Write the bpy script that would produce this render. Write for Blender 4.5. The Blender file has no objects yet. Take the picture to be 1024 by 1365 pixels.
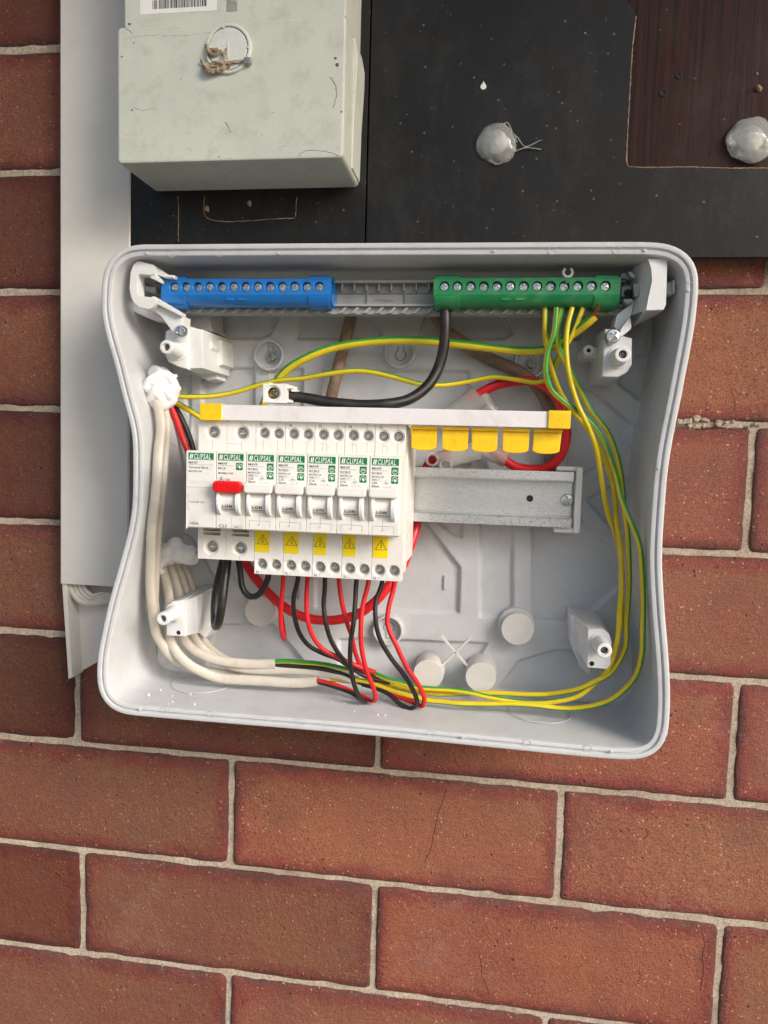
import bpy, bmesh, math, random
import numpy as np
from mathutils import Vector, Matrix, noise
R=math.radians
C=bpy.context.scene.collection
sc=bpy.context.scene
# ------------------------------------------------------------------ camera
# working space: millimetres (x right, u up, h out of the wall) -> Blender (x, -h, u)
CAM=np.array([304.796586,279.115395,-524.893597]); YAW,PIT,ROL=0.142914267,0.0869677916,0.0286266511
FPX=998.53; W,H=1024,1365; Z0=1.62
def rotm():
    cy,sy=math.cos(YAW),math.sin(YAW);cp,sp=math.cos(PIT),math.sin(PIT);cr,sr=math.cos(ROL),math.sin(ROL)
    return np.array([[cr,-sr,0],[sr,cr,0],[0,0,1]])@np.array([[1,0,0],[0,cp,-sp],[0,sp,cp]])@np.array([[cy,0,sy],[0,1,0],[-sy,0,cy]])
M=rotm()
def at(a,b,h):
    """point of the photograph (a,b) lying h millimetres in front of the wall"""
    d=M.T@np.array([(a-W/2)/FPX,(b-H/2)/FPX,1.]); t=(-h-CAM[2])/d[2]; p=CAM+t*d
    return (float(p[0]),float(-p[1]),float(h))
def G(p): return Vector((p[0]*.001,-p[2]*.001,Z0+p[1]*.001))
cd=bpy.data.cameras.new('camera'); cam=bpy.data.objects.new('camera',cd); C.objects.link(cam); sc.camera=cam
def cvw(v): return Vector((v[0],v[2],-v[1]))
rx,ry,rz=cvw(M[0]),-cvw(M[1]),-cvw(M[2])
mw=Matrix(((rx[0],ry[0],rz[0],0),(rx[1],ry[1],rz[1],0),(rx[2],ry[2],rz[2],0),(0,0,0,1)))
mw.translation=Vector((CAM[0]*.001,CAM[2]*.001,Z0-CAM[1]*.001)); cam.matrix_world=mw
cd.sensor_fit='HORIZONTAL'; cd.sensor_width=36; cd.lens=FPX/W*36; cd.clip_start=.01; cd.clip_end=200
# ------------------------------------------------------------------ light
SUN_EL,SUN_AZ=R(31),R(58)     # azimuth measured from straight out of the wall towards the right
w=bpy.data.worlds.new('World'); sc.world=w; w.use_nodes=True
nt=w.node_tree; bg=nt.nodes['Background']; sky=nt.nodes.new('ShaderNodeTexSky'); sky.sky_type='NISHITA'
sky.sun_disc=False; sky.sun_elevation=SUN_EL; sky.sun_rotation=math.pi-SUN_AZ; sky.air_density=1.0; sky.dust_density=4.0; sky.ozone_density=1.0
nt.links.new(sky.outputs[0],bg.inputs[0]); bg.inputs[1].default_value=.065
sl=bpy.data.lights.new('sun','SUN'); sl.energy=1.5; sl.angle=R(34); sl.color=(1,.97,.94)
so=bpy.data.objects.new('sun',sl); C.objects.link(so)
sd=Vector((math.sin(SUN_AZ)*math.cos(SUN_EL),-math.cos(SUN_AZ)*math.cos(SUN_EL),math.sin(SUN_EL)))
so.rotation_euler=sd.to_track_quat('Z','Y').to_euler(); so.location=(2,-3,4)
sc.view_settings.view_transform='Standard'; sc.view_settings.look='None'; sc.view_settings.gamma=1; sc.view_settings.exposure=1.6
sc.cycles.max_bounces=8; sc.cycles.diffuse_bounces=5; sc.cycles.sample_clamp_indirect=4
# ------------------------------------------------------------------ materials
def srgb(r,g,b):
    f=lambda c:(c/255/12.92) if c/255<.04045 else ((c/255+.055)/1.055)**2.4
    return (f(r),f(g),f(b),1)
def mix(nt,fac,a,b,mode='MIX'):
    m=nt.nodes.new('ShaderNodeMix'); m.data_type='RGBA'; m.blend_type=mode
    for k,v in ((0,fac),(6,a),(7,b)):
        if hasattr(v,'is_linked') or isinstance(v,bpy.types.NodeSocket): nt.links.new(v,m.inputs[k])
        else: m.inputs[k].default_value=v
    return m.outputs[2]
def nz(nt,vec,scale,detail=4,rough=.55,stretch=None):
    n=nt.nodes.new('ShaderNodeTexNoise'); n.inputs['Scale'].default_value=scale; n.inputs['Detail'].default_value=detail; n.inputs['Roughness'].default_value=rough
    if stretch:
        mp=nt.nodes.new('ShaderNodeMapping'); mp.inputs['Scale'].default_value=stretch; nt.links.new(vec,mp.inputs[0]); vec=mp.outputs[0]
    nt.links.new(vec,n.inputs['Vector']); return n.outputs['Fac']
def ramp(nt,fac,stops):
    r=nt.nodes.new('ShaderNodeValToRGB'); e=r.color_ramp.elements
    while len(e)<len(stops): e.new(.5)
    for k,(p,c) in enumerate(stops):
        e[k].position=p; e[k].color=c if isinstance(c,tuple) else (c,c,c,1)
    nt.links.new(fac,r.inputs[0]); return r.outputs[0]
def base(name):
    m=bpy.data.materials.new(name); m.use_nodes=True; nt=m.node_tree; b=nt.nodes['Principled BSDF']
    tc=nt.nodes.new('ShaderNodeNewGeometry').outputs['Position']
    return m,nt,b,tc
def bump(nt,b,hgt,strength,dist):
    n=nt.nodes.new('ShaderNodeBump'); n.inputs['Strength'].default_value=strength; n.inputs['Distance'].default_value=dist
    nt.links.new(hgt,n.inputs['Height']); nt.links.new(n.outputs[0],b.inputs['Normal'])
def plain(name,col,rough=.4,metal=0,var=.1,vs=90,bs=.15,bscale=900,dirt=None,dirtamt=.5,dirtscale=40,coat=0,sss=0,trans=0,spec=.5,stretch=None):
    m,nt,b,tc=base(name)
    n1=nz(nt,tc,vs,5,stretch=stretch)
    dark=tuple(c*(1-var*2) for c in col[:3])+(1,); lite=tuple(min(1,c*(1+var)) for c in col[:3])+(1,)
    c=mix(nt,ramp(nt,n1,[(.3,0.),(.7,1.)]),dark,lite)
    if dirt:
        n2=nz(nt,tc,dirtscale,8,.7)
        c=mix(nt,ramp(nt,n2,[(.5,0.),(.75,dirtamt)]),c,dirt)
    nt.links.new(c,b.inputs['Base Color'])
    rr=ramp(nt,nz(nt,tc,vs*2,4),[(.3,max(.02,rough-.07)),(.7,min(1,rough+.1))]); nt.links.new(rr,b.inputs['Roughness'])
    b.inputs['Metallic'].default_value=metal; b.inputs['Specular IOR Level'].default_value=spec
    if coat: b.inputs['Coat Weight'].default_value=coat
    if trans: b.inputs['Transmission Weight'].default_value=trans; b.inputs['IOR'].default_value=1.4
    if sss: b.inputs['Subsurface Weight'].default_value=sss; b.inputs['Subsurface Radius'].default_value=(.004,.004,.004); b.inputs['Subsurface Scale'].default_value=1
    if bs: bump(nt,b,nz(nt,tc,bscale,3),bs,.0003)
    return m
GREY=plain('enclosure_plastic',srgb(200,202,204),.36,dirt=srgb(134,128,118),dirtamt=.22,dirtscale=60,var=.02,bs=.2)
GREYD=plain('grey_tray_plastic',srgb(160,161,160),.42,dirt=srgb(90,84,74),dirtamt=.4,dirtscale=60,var=.05)
CAPM=plain('cap_plastic',srgb(212,209,203),.4,var=.02,dirt=srgb(140,130,115),dirtamt=.15)
WHITE=plain('module_plastic',srgb(232,229,223),.42,var=.015,dirt=srgb(150,140,125),dirtamt=.22,dirtscale=130,bs=.2)
WHITE2=plain('handle_plastic',srgb(238,236,231),.35,var=.015,dirt=srgb(160,150,135),dirtamt=.15,dirtscale=150)
BRKT=plain('bracket_plastic',srgb(226,227,226),.36,var=.02,dirt=srgb(150,142,128),dirtamt=.2,dirtscale=60)
BUSW=plain('busbar_plastic',srgb(234,230,230),.45,var=.02,dirt=srgb(165,150,150),dirtamt=.35,dirtscale=70,bs=.3)
YEL=plain('yellow_plastic',srgb(252,206,22),.4,var=.06,vs=160,bs=.3,dirt=srgb(190,140,20),dirtamt=.3,dirtscale=120)
BLUE=plain('blue_plastic',srgb(24,114,192),.33,var=.05,bs=.15,coat=.15)
GRN=plain('green_plastic',srgb(26,126,74),.36,var=.05,bs=.15,dirt=srgb(150,180,140),dirtamt=.25,dirtscale=90,coat=.1)
RED=plain('red_handle',srgb(224,18,18),.3,var=.04,coat=.2)
WRED=plain('red_insulation',srgb(214,30,36),.38,var=.05,bs=.1)
WBLK=plain('black_insulation',srgb(36,34,33),.38,var=.1,bs=.15,dirt=srgb(90,85,78),dirtamt=.3,dirtscale=90)
WWHT=plain('white_sheath',srgb(208,200,186),.4,var=.03,dirt=srgb(120,106,84),dirtamt=.4,dirtscale=50)
WOLD=plain('old_cable_sheath',srgb(138,116,96),.7,var=.12,vs=220,dirt=srgb(70,56,44),dirtamt=.7,dirtscale=120,bs=.5,bscale=700)
WOLDW=plain('old_cable_pale',srgb(158,140,115),.6,var=.12,vs=220,dirt=srgb(80,66,50),dirtamt=.5,dirtscale=120,bs=.4)
COPPER=plain('bare_copper',srgb(200,110,70),.3,metal=1,var=.15,vs=500)
DARKB=plain('crack_shadow',srgb(84,48,40),.9,var=.1,bs=0)
DARK=plain('dark_recess',srgb(24,23,22),.7,var=.1,bs=0)
TRUNK=plain('trunking_plastic',srgb(218,215,207),.38,var=.015,dirt=srgb(160,152,138),dirtamt=.15,dirtscale=12,bs=.06)
METER=plain('meter_plastic',srgb(201,206,195),.5,var=.03,vs=30,dirt=srgb(138,132,114),dirtamt=.35,dirtscale=75,bs=.4,bscale=1300)
STICK=plain('warning_yellow',srgb(247,219,16),.4,var=.02,bs=.05)
LABELW=plain('label_film',srgb(236,236,232),.3,var=.01,bs=.02)
LABELG=plain('label_green',srgb(8,124,66),.35,var=.05,bs=.02)
PRINTW=plain('print_white',srgb(240,244,240),.4,var=.02,bs=0)
PRINTK=plain('print_black',srgb(42,42,42),.5,var=.05,bs=0)
PRINTG=plain('print_grey',srgb(84,84,84),.5,var=.1,bs=0)
PRINTB=plain('print_blue',srgb(40,110,180),.5,var=.05,bs=0)
SILW=plain('white_sealant',srgb(238,238,236),.22,var=.01,sss=.15,bs=.1,bscale=400,coat=.3)
FLECK=plain('white_fleck',srgb(236,234,230),.5,var=.02)
TWINE=plain('twine',srgb(176,158,134),.8,var=.2,vs=600,bs=.8,dirt=srgb(80,60,40),dirtamt=.9,dirtscale=300)
def gel(name,col,tr):
    m,nt,b,tc=base(name); b.inputs['Base Color'].default_value=col; b.inputs['Roughness'].default_value=.18
    b.inputs['Transmission Weight'].default_value=tr; b.inputs['IOR'].default_value=1.38; b.inputs['Subsurface Weight'].default_value=.0; b.inputs['Coat Weight'].default_value=.3
    b.inputs['Subsurface Radius'].default_value=(.01,.01,.01)
    bump(nt,b,nz(nt,tc,160,4),.25,.0012); b.inputs['Roughness'].default_value=.07; return m
GEL=gel('clear_sealant',srgb(236,238,232),.72)
CLEAR=gel('clear_sleeve_plastic',srgb(232,230,226),.65)
def metal(name,col,rough,sc1,bs,stretch=None,dk=.55):
    m,nt,b,tc=base(name); b.inputs['Metallic'].default_value=1
    n=nz(nt,tc,sc1,6,.7,stretch)
    nt.links.new(mix(nt,ramp(nt,n,[(.3,0.),(.7,1.)]),tuple(c*dk for c in col[:3])+(1,),col),b.inputs['Base Color'])
    nt.links.new(ramp(nt,nz(nt,tc,sc1*1.7,4),[(.3,max(.05,rough-.12)),(.7,rough+.15)]),b.inputs['Roughness'])
    bump(nt,b,n,bs,.0004); return m
STEEL=metal('zinc_screw',srgb(232,234,234),.34,420,.5)
SCREWD=metal('dull_screw',srgb(190,190,186),.42,800,.7)
RAILM=metal('galvanised_rail',srgb(232,235,237),.34,750,.012,(.35,1,1.6),.82)
def earthmat():
    m,nt,b,tc=base('green_yellow_insulation')
    uv=nt.nodes.new('ShaderNodeUVMap'); uv.uv_map='UVMap'; sp=nt.nodes.new('ShaderNodeSeparateXYZ'); nt.links.new(uv.outputs[0],sp.inputs[0])
    fr=nt.nodes.new('ShaderNodeMath'); fr.operation='FRACT'; nt.links.new(sp.outputs[0],fr.inputs[0])
    pp=nt.nodes.new('ShaderNodeMath'); pp.operation='PINGPONG'; pp.inputs[1].default_value=.5
    sh=nt.nodes.new('ShaderNodeMath'); sh.operation='ADD'; sh.inputs[1].default_value=.25; nt.links.new(fr.outputs[0],sh.inputs[0]); nt.links.new(sh.outputs[0],pp.inputs[0])
    y=mix(nt,nz(nt,tc,150),srgb(205,180,30),srgb(236,212,44)); g=mix(nt,nz(nt,tc,150),srgb(40,130,50),srgb(70,160,62))
    nt.links.new(mix(nt,ramp(nt,pp.outputs[0],[(.2,0.),(.23,1.)]),g,y),b.inputs['Base Color'])
    b.inputs['Roughness'].default_value=.36; bump(nt,b,nz(nt,tc,500),.1,.0003); return m
EARTH=earthmat()
def brickmat():
    m,nt,b,tc=base('red_brick')
    uv=nt.nodes.new('ShaderNodeUVMap'); uv.uv_map='UVMap'; sp=nt.nodes.new('ShaderNodeSeparateXYZ'); nt.links.new(uv.outputs[0],sp.inputs[0])
    def mth(op,a,bv=None):
        q=nt.nodes.new('ShaderNodeMath'); q.operation=op
        for k,v in ((0,a),(1,bv)):
            if v is None: continue
            if isinstance(v,bpy.types.NodeSocket): nt.links.new(v,q.inputs[k])
            else: q.inputs[k].default_value=v
        return q.outputs[0]
    # distance (mm) to the brick's edge is stored in the uv map; wobble it with noise
    oi=nt.nodes.new('ShaderNodeObjectInfo').outputs['Random']
    d=mth('ADD',sp.outputs[0],mth('MULTIPLY',mth('SUBTRACT',nz(nt,tc,30,6,.7),.5),26))
    e=ramp(nt,mth('DIVIDE',d,40),[(.12,0.),(.34,1.)])
    cen=mix(nt,oi,srgb(150,100,74),srgb(174,106,74)); cen=mix(nt,ramp(nt,nz(nt,tc,14,3),[(.35,0.),(.7,1.)]),cen,srgb(154,88,68))
    edge=mix(nt,nz(nt,tc,25,4),srgb(136,54,46),srgb(156,74,64))
    c=mix(nt,e,edge,cen)
    e2=ramp(nt,mth('DIVIDE',mth('ADD',sp.outputs[0],mth('MULTIPLY',mth('SUBTRACT',nz(nt,tc,40,6,.75),.5),26)),12),[(.0,1.),(.5,0.)])
    c=mix(nt,mth('MULTIPLY',e2,.75),c,srgb(82,56,56))
    f=nz(nt,tc,900,6,.8); c=mix(nt,ramp(nt,f,[(.38,.75),(.5,0.)]),c,srgb(74,40,30))
    c=mix(nt,ramp(nt,f,[(.54,0.),(.68,.7)]),c,srgb(212,146,108))
    v=nt.nodes.new('ShaderNodeTexVoronoi'); v.inputs['Scale'].default_value=260; nt.links.new(tc,v.inputs['Vector'])
    v2=nt.nodes.new('ShaderNodeTexVoronoi'); v2.inputs['Scale'].default_value=170; nt.links.new(tc,v2.inputs['Vector']); pit=ramp(nt,mth('ADD',v2.outputs['Distance'],mth('MULTIPLY',nz(nt,tc,500,3),.2)),[(.2,1.),(.3,0.)])
    pm=mth('MULTIPLY',pit,ramp(nt,nz(nt,tc,70,4,.7),[(.54,0.),(.62,1.)])); c=mix(nt,mth('MULTIPLY',pm,.55),c,srgb(72,40,30))
    c=mix(nt,mth('MULTIPLY',ramp(nt,v.outputs['Distance'],[(.12,1.),(.2,0.)]),ramp(nt,nz(nt,tc,120,3),[(.47,0.),(.56,.8)])),c,srgb(228,186,146))
    ef=ramp(nt,mth('MULTIPLY',nz(nt,tc,9,3),nz(nt,tc,70,5,.7)),[(.30,0.),(.42,.22)]); c=mix(nt,ef,c,srgb(178,150,140))
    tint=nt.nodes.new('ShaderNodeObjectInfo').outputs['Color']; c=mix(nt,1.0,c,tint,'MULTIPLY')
    bl=nz(nt,tc,17,5,.7); c=mix(nt,ramp(nt,bl,[(.5,0.),(.72,.5)]),c,srgb(104,72,64))
    nt.links.new(c,b.inputs['Base Color']); b.inputs['Roughness'].default_value=.5; b.inputs['Specular IOR Level'].default_value=.5
    hh=mth('ADD',mth('MULTIPLY',f,.6),nz(nt,tc,230,6,.7)); hh=mth('ADD',hh,mth('MULTIPLY',nz(nt,tc,60,4),.9))
    hh=mth('SUBTRACT',hh,mth('MULTIPLY',pm,1.2)); bump(nt,b,hh,1.0,.0016); return m
BRICK=brickmat()
def mortarmat():
    m,nt,b,tc=base('mortar')
    n=nz(nt,tc,600,6,.8); c=mix(nt,ramp(nt,n,[(.35,0.),(.6,1.)]),srgb(160,142,122),srgb(218,203,182))
    c=mix(nt,ramp(nt,nz(nt,tc,22,4,.7),[(.45,0.),(.72,.6)]),c,srgb(128,108,92))
    nt.links.new(c,b.inputs['Base Color']); b.inputs['Roughness'].default_value=.9; bump(nt,b,nz(nt,tc,420,8,.8),1,.0018); return m
MORTAR=mortarmat()
def boardmat(name,c1,c2,speck,grain=False):
    m,nt,b,tc=base(name); b.inputs['Specular IOR Level'].default_value=.22 if grain else .35
    c=mix(nt,ramp(nt,nz(nt,tc,11,6,.7),[(.3,0.),(.75,1.)]),c1,c2)
    if grain:
        g=nz(nt,tc,60,6,.75,(6,1,.12)); c=mix(nt,ramp(nt,g,[(.4,0.),(.62,1.)]),c,srgb(24,10,5))
    sm=nz(nt,tc,26,8,.8,(1,1,.5)); c=mix(nt,ramp(nt,sm,[(.5,0.),(.78,.4)]),c,srgb(70,67,62))
    v=nt.nodes.new('ShaderNodeTexVoronoi'); v.inputs['Scale'].default_value=95; nt.links.new(tc,v.inputs['Vector'])
    c=mix(nt,ramp(nt,v.outputs['Distance'],[(.045,speck),(.085,0.)]),c,srgb(170,160,140))
    sc2=nz(nt,tc,160,8,.85,(5,1,.3)); c=mix(nt,ramp(nt,sc2,[(.64,0.),(.78,.5)]),c,srgb(140,134,124))
    nt.links.new(c,b.inputs['Base Color']); nt.links.new(ramp(nt,nz(nt,tc,30,6),[(.3,.38),(.7,.62)]),b.inputs['Roughness'])
    bump(nt,b,nz(nt,tc,200,6),.25,.0006); return m
BOARD=boardmat('black_board',srgb(10,9,9),srgb(27,26,24),.3)
WOODB=boardmat('brown_board',srgb(50,22,12),srgb(66,31,18),.2,True)
BEDGE=plain('board_edge',srgb(84,70,58),.8,var=.2,vs=200)
CHIP=plain('chipped_edge',srgb(168,140,112),.8,var=.3,vs=400,bs=.6)
PAVE=plain('paving',srgb(96,92,86),.85,var=.1,vs=3)
SOFF=plain('unseen_soffit_paint',srgb(110,96,80),.7,var=.03,vs=3)
# ------------------------------------------------------------------ object helpers
ORG={}
def setp(o,label=None,cat=None,group=None,kind=None):
    for k,v in (('label',label),('category',cat),('group',group),('kind',kind)):
        if v: o[k]=v
def thing(name,p,label,cat=None,group=None,kind=None):
    o=bpy.data.objects.new(name,None); C.objects.link(o); o.empty_display_size=.01; o.location=G(p); ORG[o.name]=G(p)
    setp(o,label,cat,group,kind); return o
def link(name,me,mats,parent,c,label=None,cat=None,group=None,kind=None):
    for m in (mats if isinstance(mats,(list,tuple)) else [mats]): me.materials.append(m)
    o=bpy.data.objects.new(name,me); C.objects.link(o); ORG[o.name]=c.copy()
    if parent: o.parent=parent; o.location=c-ORG[parent.name]
    else: o.location=c
    setp(o,label,cat,group,kind); return o
def obj(name,bm,mats,parent=None,smooth=35,**kw):
    bmesh.ops.recalc_face_normals(bm,faces=bm.faces)
    for v in bm.verts: v.co=G(v.co)
    xs=[v.co for v in bm.verts]; c=Vector([(min(a[i] for a in xs)+max(a[i] for a in xs))/2 for i in range(3)])
    for v in bm.verts: v.co-=c
    me=bpy.data.meshes.new(name); bm.to_mesh(me); bm.free()
    if smooth:
        me.polygons.foreach_set('use_smooth',[True]*len(me.polygons)); me.set_sharp_from_angle(angle=R(smooth))
    o=link(name,me,mats,parent,c,**kw)
    if smooth and smooth<=60:
        m=o.modifiers.new('normals','WEIGHTED_NORMAL'); m.keep_sharp=True
    return o
def again(src,p,rot=0,parent=None):
    """copy of a mesh object sharing its data, centred at p (mm)"""
    o=src.copy(); C.objects.link(o); o.parent=parent; c=G(p); ORG[o.name]=c.copy(); o.location=c-(ORG[parent.name] if parent else Vector())
    o.rotation_euler=(0,rot,0); return o
def melt(o,vox=.0006,it=4):
    for m in list(o.modifiers): o.modifiers.remove(m)
    m=o.modifiers.new('melt','REMESH'); m.mode='VOXEL'; m.voxel_size=vox; m.use_smooth_shade=True
    m=o.modifiers.new('soften','SMOOTH'); m.factor=.5; m.iterations=it; return o
def nb(): return bmesh.new()
def mark(bm,fs,mi):
    if mi:
        for f in fs: f.material_index=mi
def box(bm,x0,x1,u0,u1,h0,h1,bev=0,mi=0,seg=2):
    vs=[bm.verts.new((x,u,h)) for x in(x0,x1) for u in(u0,u1) for h in(h0,h1)]
    q=[(0,1,3,2),(4,6,7,5),(0,4,5,1),(2,3,7,6),(0,2,6,4),(1,5,7,3)]
    fs=[bm.faces.new([vs[i] for i in f]) for f in q]
    if bev:
        es=list({e for f in fs for e in f.edges})
        r=bmesh.ops.bevel(bm,geom=es,offset=bev,segments=seg,affect='EDGES',profile=.5)
        fs=list({f for f in r['faces']}|{f for f in fs if f.is_valid})
    mark(bm,fs,mi); return fs
def inset(poly,d):
    n=len(poly); A=sum(poly[i][0]*poly[(i+1)%n][1]-poly[(i+1)%n][0]*poly[i][1] for i in range(n)); s=1 if A>0 else -1
    out=[]
    for i in range(n):
        a,b,c=[Vector(poly[k%n][:2]) for k in (i-1,i,i+1)]
        e1=(b-a).normalized(); e2=(c-b).normalized()
        n1=Vector((-e1.y,e1.x))*s; n2=Vector((-e2.y,e2.x))*s
        k=n1+n2; l=max(.35,1+n1.dot(n2)); out.append(tuple(b+k*(d/l)))
    return out
def prism(bm,poly,h0,h1,bev=0,mi=0,taper=0):
    """polygon in (x,u) raised from h0 to h1 with a rounded front edge"""
    rings=[(inset(poly,-taper) if taper else poly,h0),(poly,h1-bev)]
    if bev: rings+=[(inset(poly,bev*.3),h1-bev*.3),(inset(poly,bev),h1)]
    L=[[bm.verts.new((p[0],p[1],h)) for p in r] for r,h in rings]; n=len(poly); fs=[]
    for a,b in zip(L,L[1:]):
        for i in range(n): fs.append(bm.faces.new((a[i],a[(i+1)%n],b[(i+1)%n],b[i])))
    fs.append(bm.faces.new(L[0][::-1])); fs.append(bm.faces.new(L[-1])); mark(bm,fs,mi); return fs
def xprism(bm,prof,x0,x1,bev=0,mi=0):
    """profile in (u,h) run along x"""
    rings=[(inset(prof,bev),x0),(prof,x0+bev),(prof,x1-bev),(inset(prof,bev),x1)] if bev else [(prof,x0),(prof,x1)]
    L=[[bm.verts.new((x,p[0],p[1])) for p in r] for r,x in rings]; n=len(prof); fs=[]
    for a,b in zip(L,L[1:]):
        for i in range(n): fs.append(bm.faces.new((a[i],a[(i+1)%n],b[(i+1)%n],b[i])))
    fs.append(bm.faces.new(L[0][::-1])); fs.append(bm.faces.new(L[-1])); mark(bm,fs,mi); return fs
def lathe(bm,cx,cu,prof,n=28,mi=0,closed=True):
    L=[[bm.verts.new((cx+r*math.cos(2*math.pi*k/n),cu+r*math.sin(2*math.pi*k/n),h)) for k in range(n)] for r,h in prof]; fs=[]
    for a,b in zip(L,L[1:]):
        for i in range(n): fs.append(bm.faces.new((a[i],a[(i+1)%n],b[(i+1)%n],b[i])))
    if closed: fs.append(bm.faces.new(L[0][::-1])); fs.append(bm.faces.new(L[-1]))
    mark(bm,fs,mi); return fs
def holecell(bm,x0,x1,u0,u1,h,cx,cu,r,depth,skirt=0,n=24,funnel=0,mi=0,mi2=0):
    """rectangular plate with a real round hole in it"""
    A=sorted(set([2*math.pi*k/n for k in range(n)]+[math.atan2(b-cu,a-cx)%(2*math.pi) for a in(x0,x1) for b in(u0,u1)]))
    def edge(a):
        c,s=math.cos(a),math.sin(a); t=1e9
        if c>1e-9:t=min(t,(x1-cx)/c)
        if c<-1e-9:t=min(t,(x0-cx)/c)
        if s>1e-9:t=min(t,(u1-cu)/s)
        if s<-1e-9:t=min(t,(u0-cu)/s)
        return (cx+t*c,cu+t*s)
    o=[bm.verts.new((*edge(a),h)) for a in A]; rings=[o]
    def ring(rr,hh): rings.append([bm.verts.new((cx+rr*math.cos(a),cu+rr*math.sin(a),hh)) for a in A])
    ring(r+.25,h); ring(r,h-.25)
    if funnel: ring(r-.35,h-1.0); ring(r-funnel,h-1.2)
    rb=r-funnel if funnel else r
    ring(rb,h-depth); m=len(A)
    if skirt: s=[bm.verts.new((v.co.x,v.co.y,h-skirt)) for v in o]; [bm.faces.new((o[i],s[i],s[(i+1)%m],o[(i+1)%m])) for i in range(m)]
    for j,(a,b) in enumerate(zip(rings,rings[1:])):
        for i in range(m):
            f=bm.faces.new((a[i],a[(i+1)%m],b[(i+1)%m],b[i])); f.material_index=mi2 if j==len(rings)-2 and mi2 else mi
    f=bm.faces.new(rings[-1]); f.material_index=mi2 or mi
def plusring(r,w,l):
    pts=[]
    for k in range(4):
        c,s=math.cos(k*math.pi/2),math.sin(k*math.pi/2)
        for a,b in ((w,-0),(l,-w),(l,w)):
            if (a,b)==(w,-0): a,b=w,-w
            pts.append((a*c-b*s,a*s+b*c))
    return pts
def screwhead(bm,cx,cu,h,r,dome=.25,rot=.4,th=1.5):
    ins=[]
    for k in range(4):
        c,s=math.cos(k*math.pi/2),math.sin(k*math.pi/2); wd=r*.15; l=r*.66
        for a,b in ((wd*1.1,-wd*1.1),(l,-wd),(l,wd)): ins.append((a*c-b*s,a*s+b*c))
    n=12; L=[]
    rings=[('o',r,h-th),('o',r,h-dome),('o',r*.86,h),('p',1,h+dome*.3),('p',.8,h-r*.35)]
    angs=[math.atan2(y,x) for x,y in ins]
    for kind,s_,hh in rings:
        pts=[(math.cos(a)*s_,math.sin(a)*s_) for a in angs] if kind=='o' else [(x*s_,y*s_) for x,y in ins]
        cr,sr=math.cos(rot),math.sin(rot)
        L.append([bm.verts.new((cx+x*cr-y*sr,cu+x*sr+y*cr,hh)) for x,y in pts])
    for a,b in zip(L,L[1:]):
        for i in range(n): bm.faces.new((a[i],a[(i+1)%n],b[(i+1)%n],b[i]))
    bm.faces.new(L[-1])
def catmull(P,step=3.0,closed=False):
    P=[Vector(p) for p in P]; out=[]; n=len(P)
    rng=range(n) if closed else range(n-1)
    for i in rng:
        if closed: a,b,c,d=P[i-1],P[i],P[(i+1)%n],P[(i+2)%n]
        else: a,b,c,d=P[max(0,i-1)],P[i],P[i+1],P[min(n-1,i+2)]
        ta=max((b-a).length,1e-3)**.5; tb=max((c-b).length,1e-3)**.5; tc=max((d-c).length,1e-3)**.5
        m1=(c-b)-(tb/(ta+tb))*((c-a)-(0*(c-a))) if False else None
        k=max(1,int((c-b).length/step))
        # centripetal tangents
        t1=((b-a)/ta-(c-a)/(ta+tb)+(c-b)/tb)*tb if i>0 or closed else (c-b)
        t2=((c-b)/tb-(d-b)/(tb+tc)+(d-c)/tc)*tb if i<n-2 or closed else (c-b)
        for j in range(k):
            t=j/k; h1=2*t**3-3*t*t+1;h2=t**3-2*t*t+t;h3=-2*t**3+3*t*t;h4=t**3-t*t
            out.append(b*h1+t1*h2+c*h3+t2*h4)
    if not closed: out.append(P[-1])
    return out
def tube(bm,P,r,n=12,ry=None,phase=0,twist=0,step=2.5,mi=0,cap=True,spline=True,closed=False):
    """swept cable; ry = thickness towards the viewer when oval"""
    Q=catmull(P,step,closed) if spline else [Vector(p) for p in P]
    uvl=bm.loops.layers.uv.get('UVMap') or bm.loops.layers.uv.new('UVMap')
    ry=ry or r; m=len(Q); prev=None; rings=[]; S=0; ss=[]
    n1=None
    for i,q in enumerate(Q):
        t=(Q[(i+1)%m]-Q[i-1]) if closed else (Q[min(i+1,m-1)]-Q[max(i-1,0)])
        t.normalize(); Hh=Vector((0,0,1)); k=Hh-t*Hh.dot(t)
        if n1 is not None:
            pr=n1-t*n1.dot(t)
            wgt=min(1,max(0,(k.length-.25)/.4)); k=(pr.normalized()*(1-wgt)+(k.normalized()*wgt if k.length>1e-6 else Vector()))
            if k.length<1e-6:k=pr
        elif k.length<.1: k=Vector((0,1,0))-t*t.y
        n1=k.normalized(); n2=t.cross(n1)
        if i: S+=(Q[i]-Q[i-1]).length
        ss.append(S); rings.append([bm.verts.new(q+n1*(ry*math.cos(2*math.pi*j/n))+n2*(r*math.sin(2*math.pi*j/n))) for j in range(n)])
    pairs=list(zip(range(m),range(1,m)))+([(m-1,0)] if closed else [])
    for a,b in pairs:
        for j in range(n):
            j2=(j+1)%n; f=bm.faces.new((rings[a][j],rings[a][j2],rings[b][j2],rings[b][j])); f.material_index=mi
            for lp,(jj,sq) in zip(f.loops,((j,ss[a]),(j+1,ss[a]),(j+1,ss[b]),(j,ss[b]))): lp[uvl].uv=(jj/n+phase+twist*sq+10,sq*.01)
    if cap and not closed:
        for rg in (rings[0],rings[-1]):
            f=bm.faces.new(rg); f.material_index=mi
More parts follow.
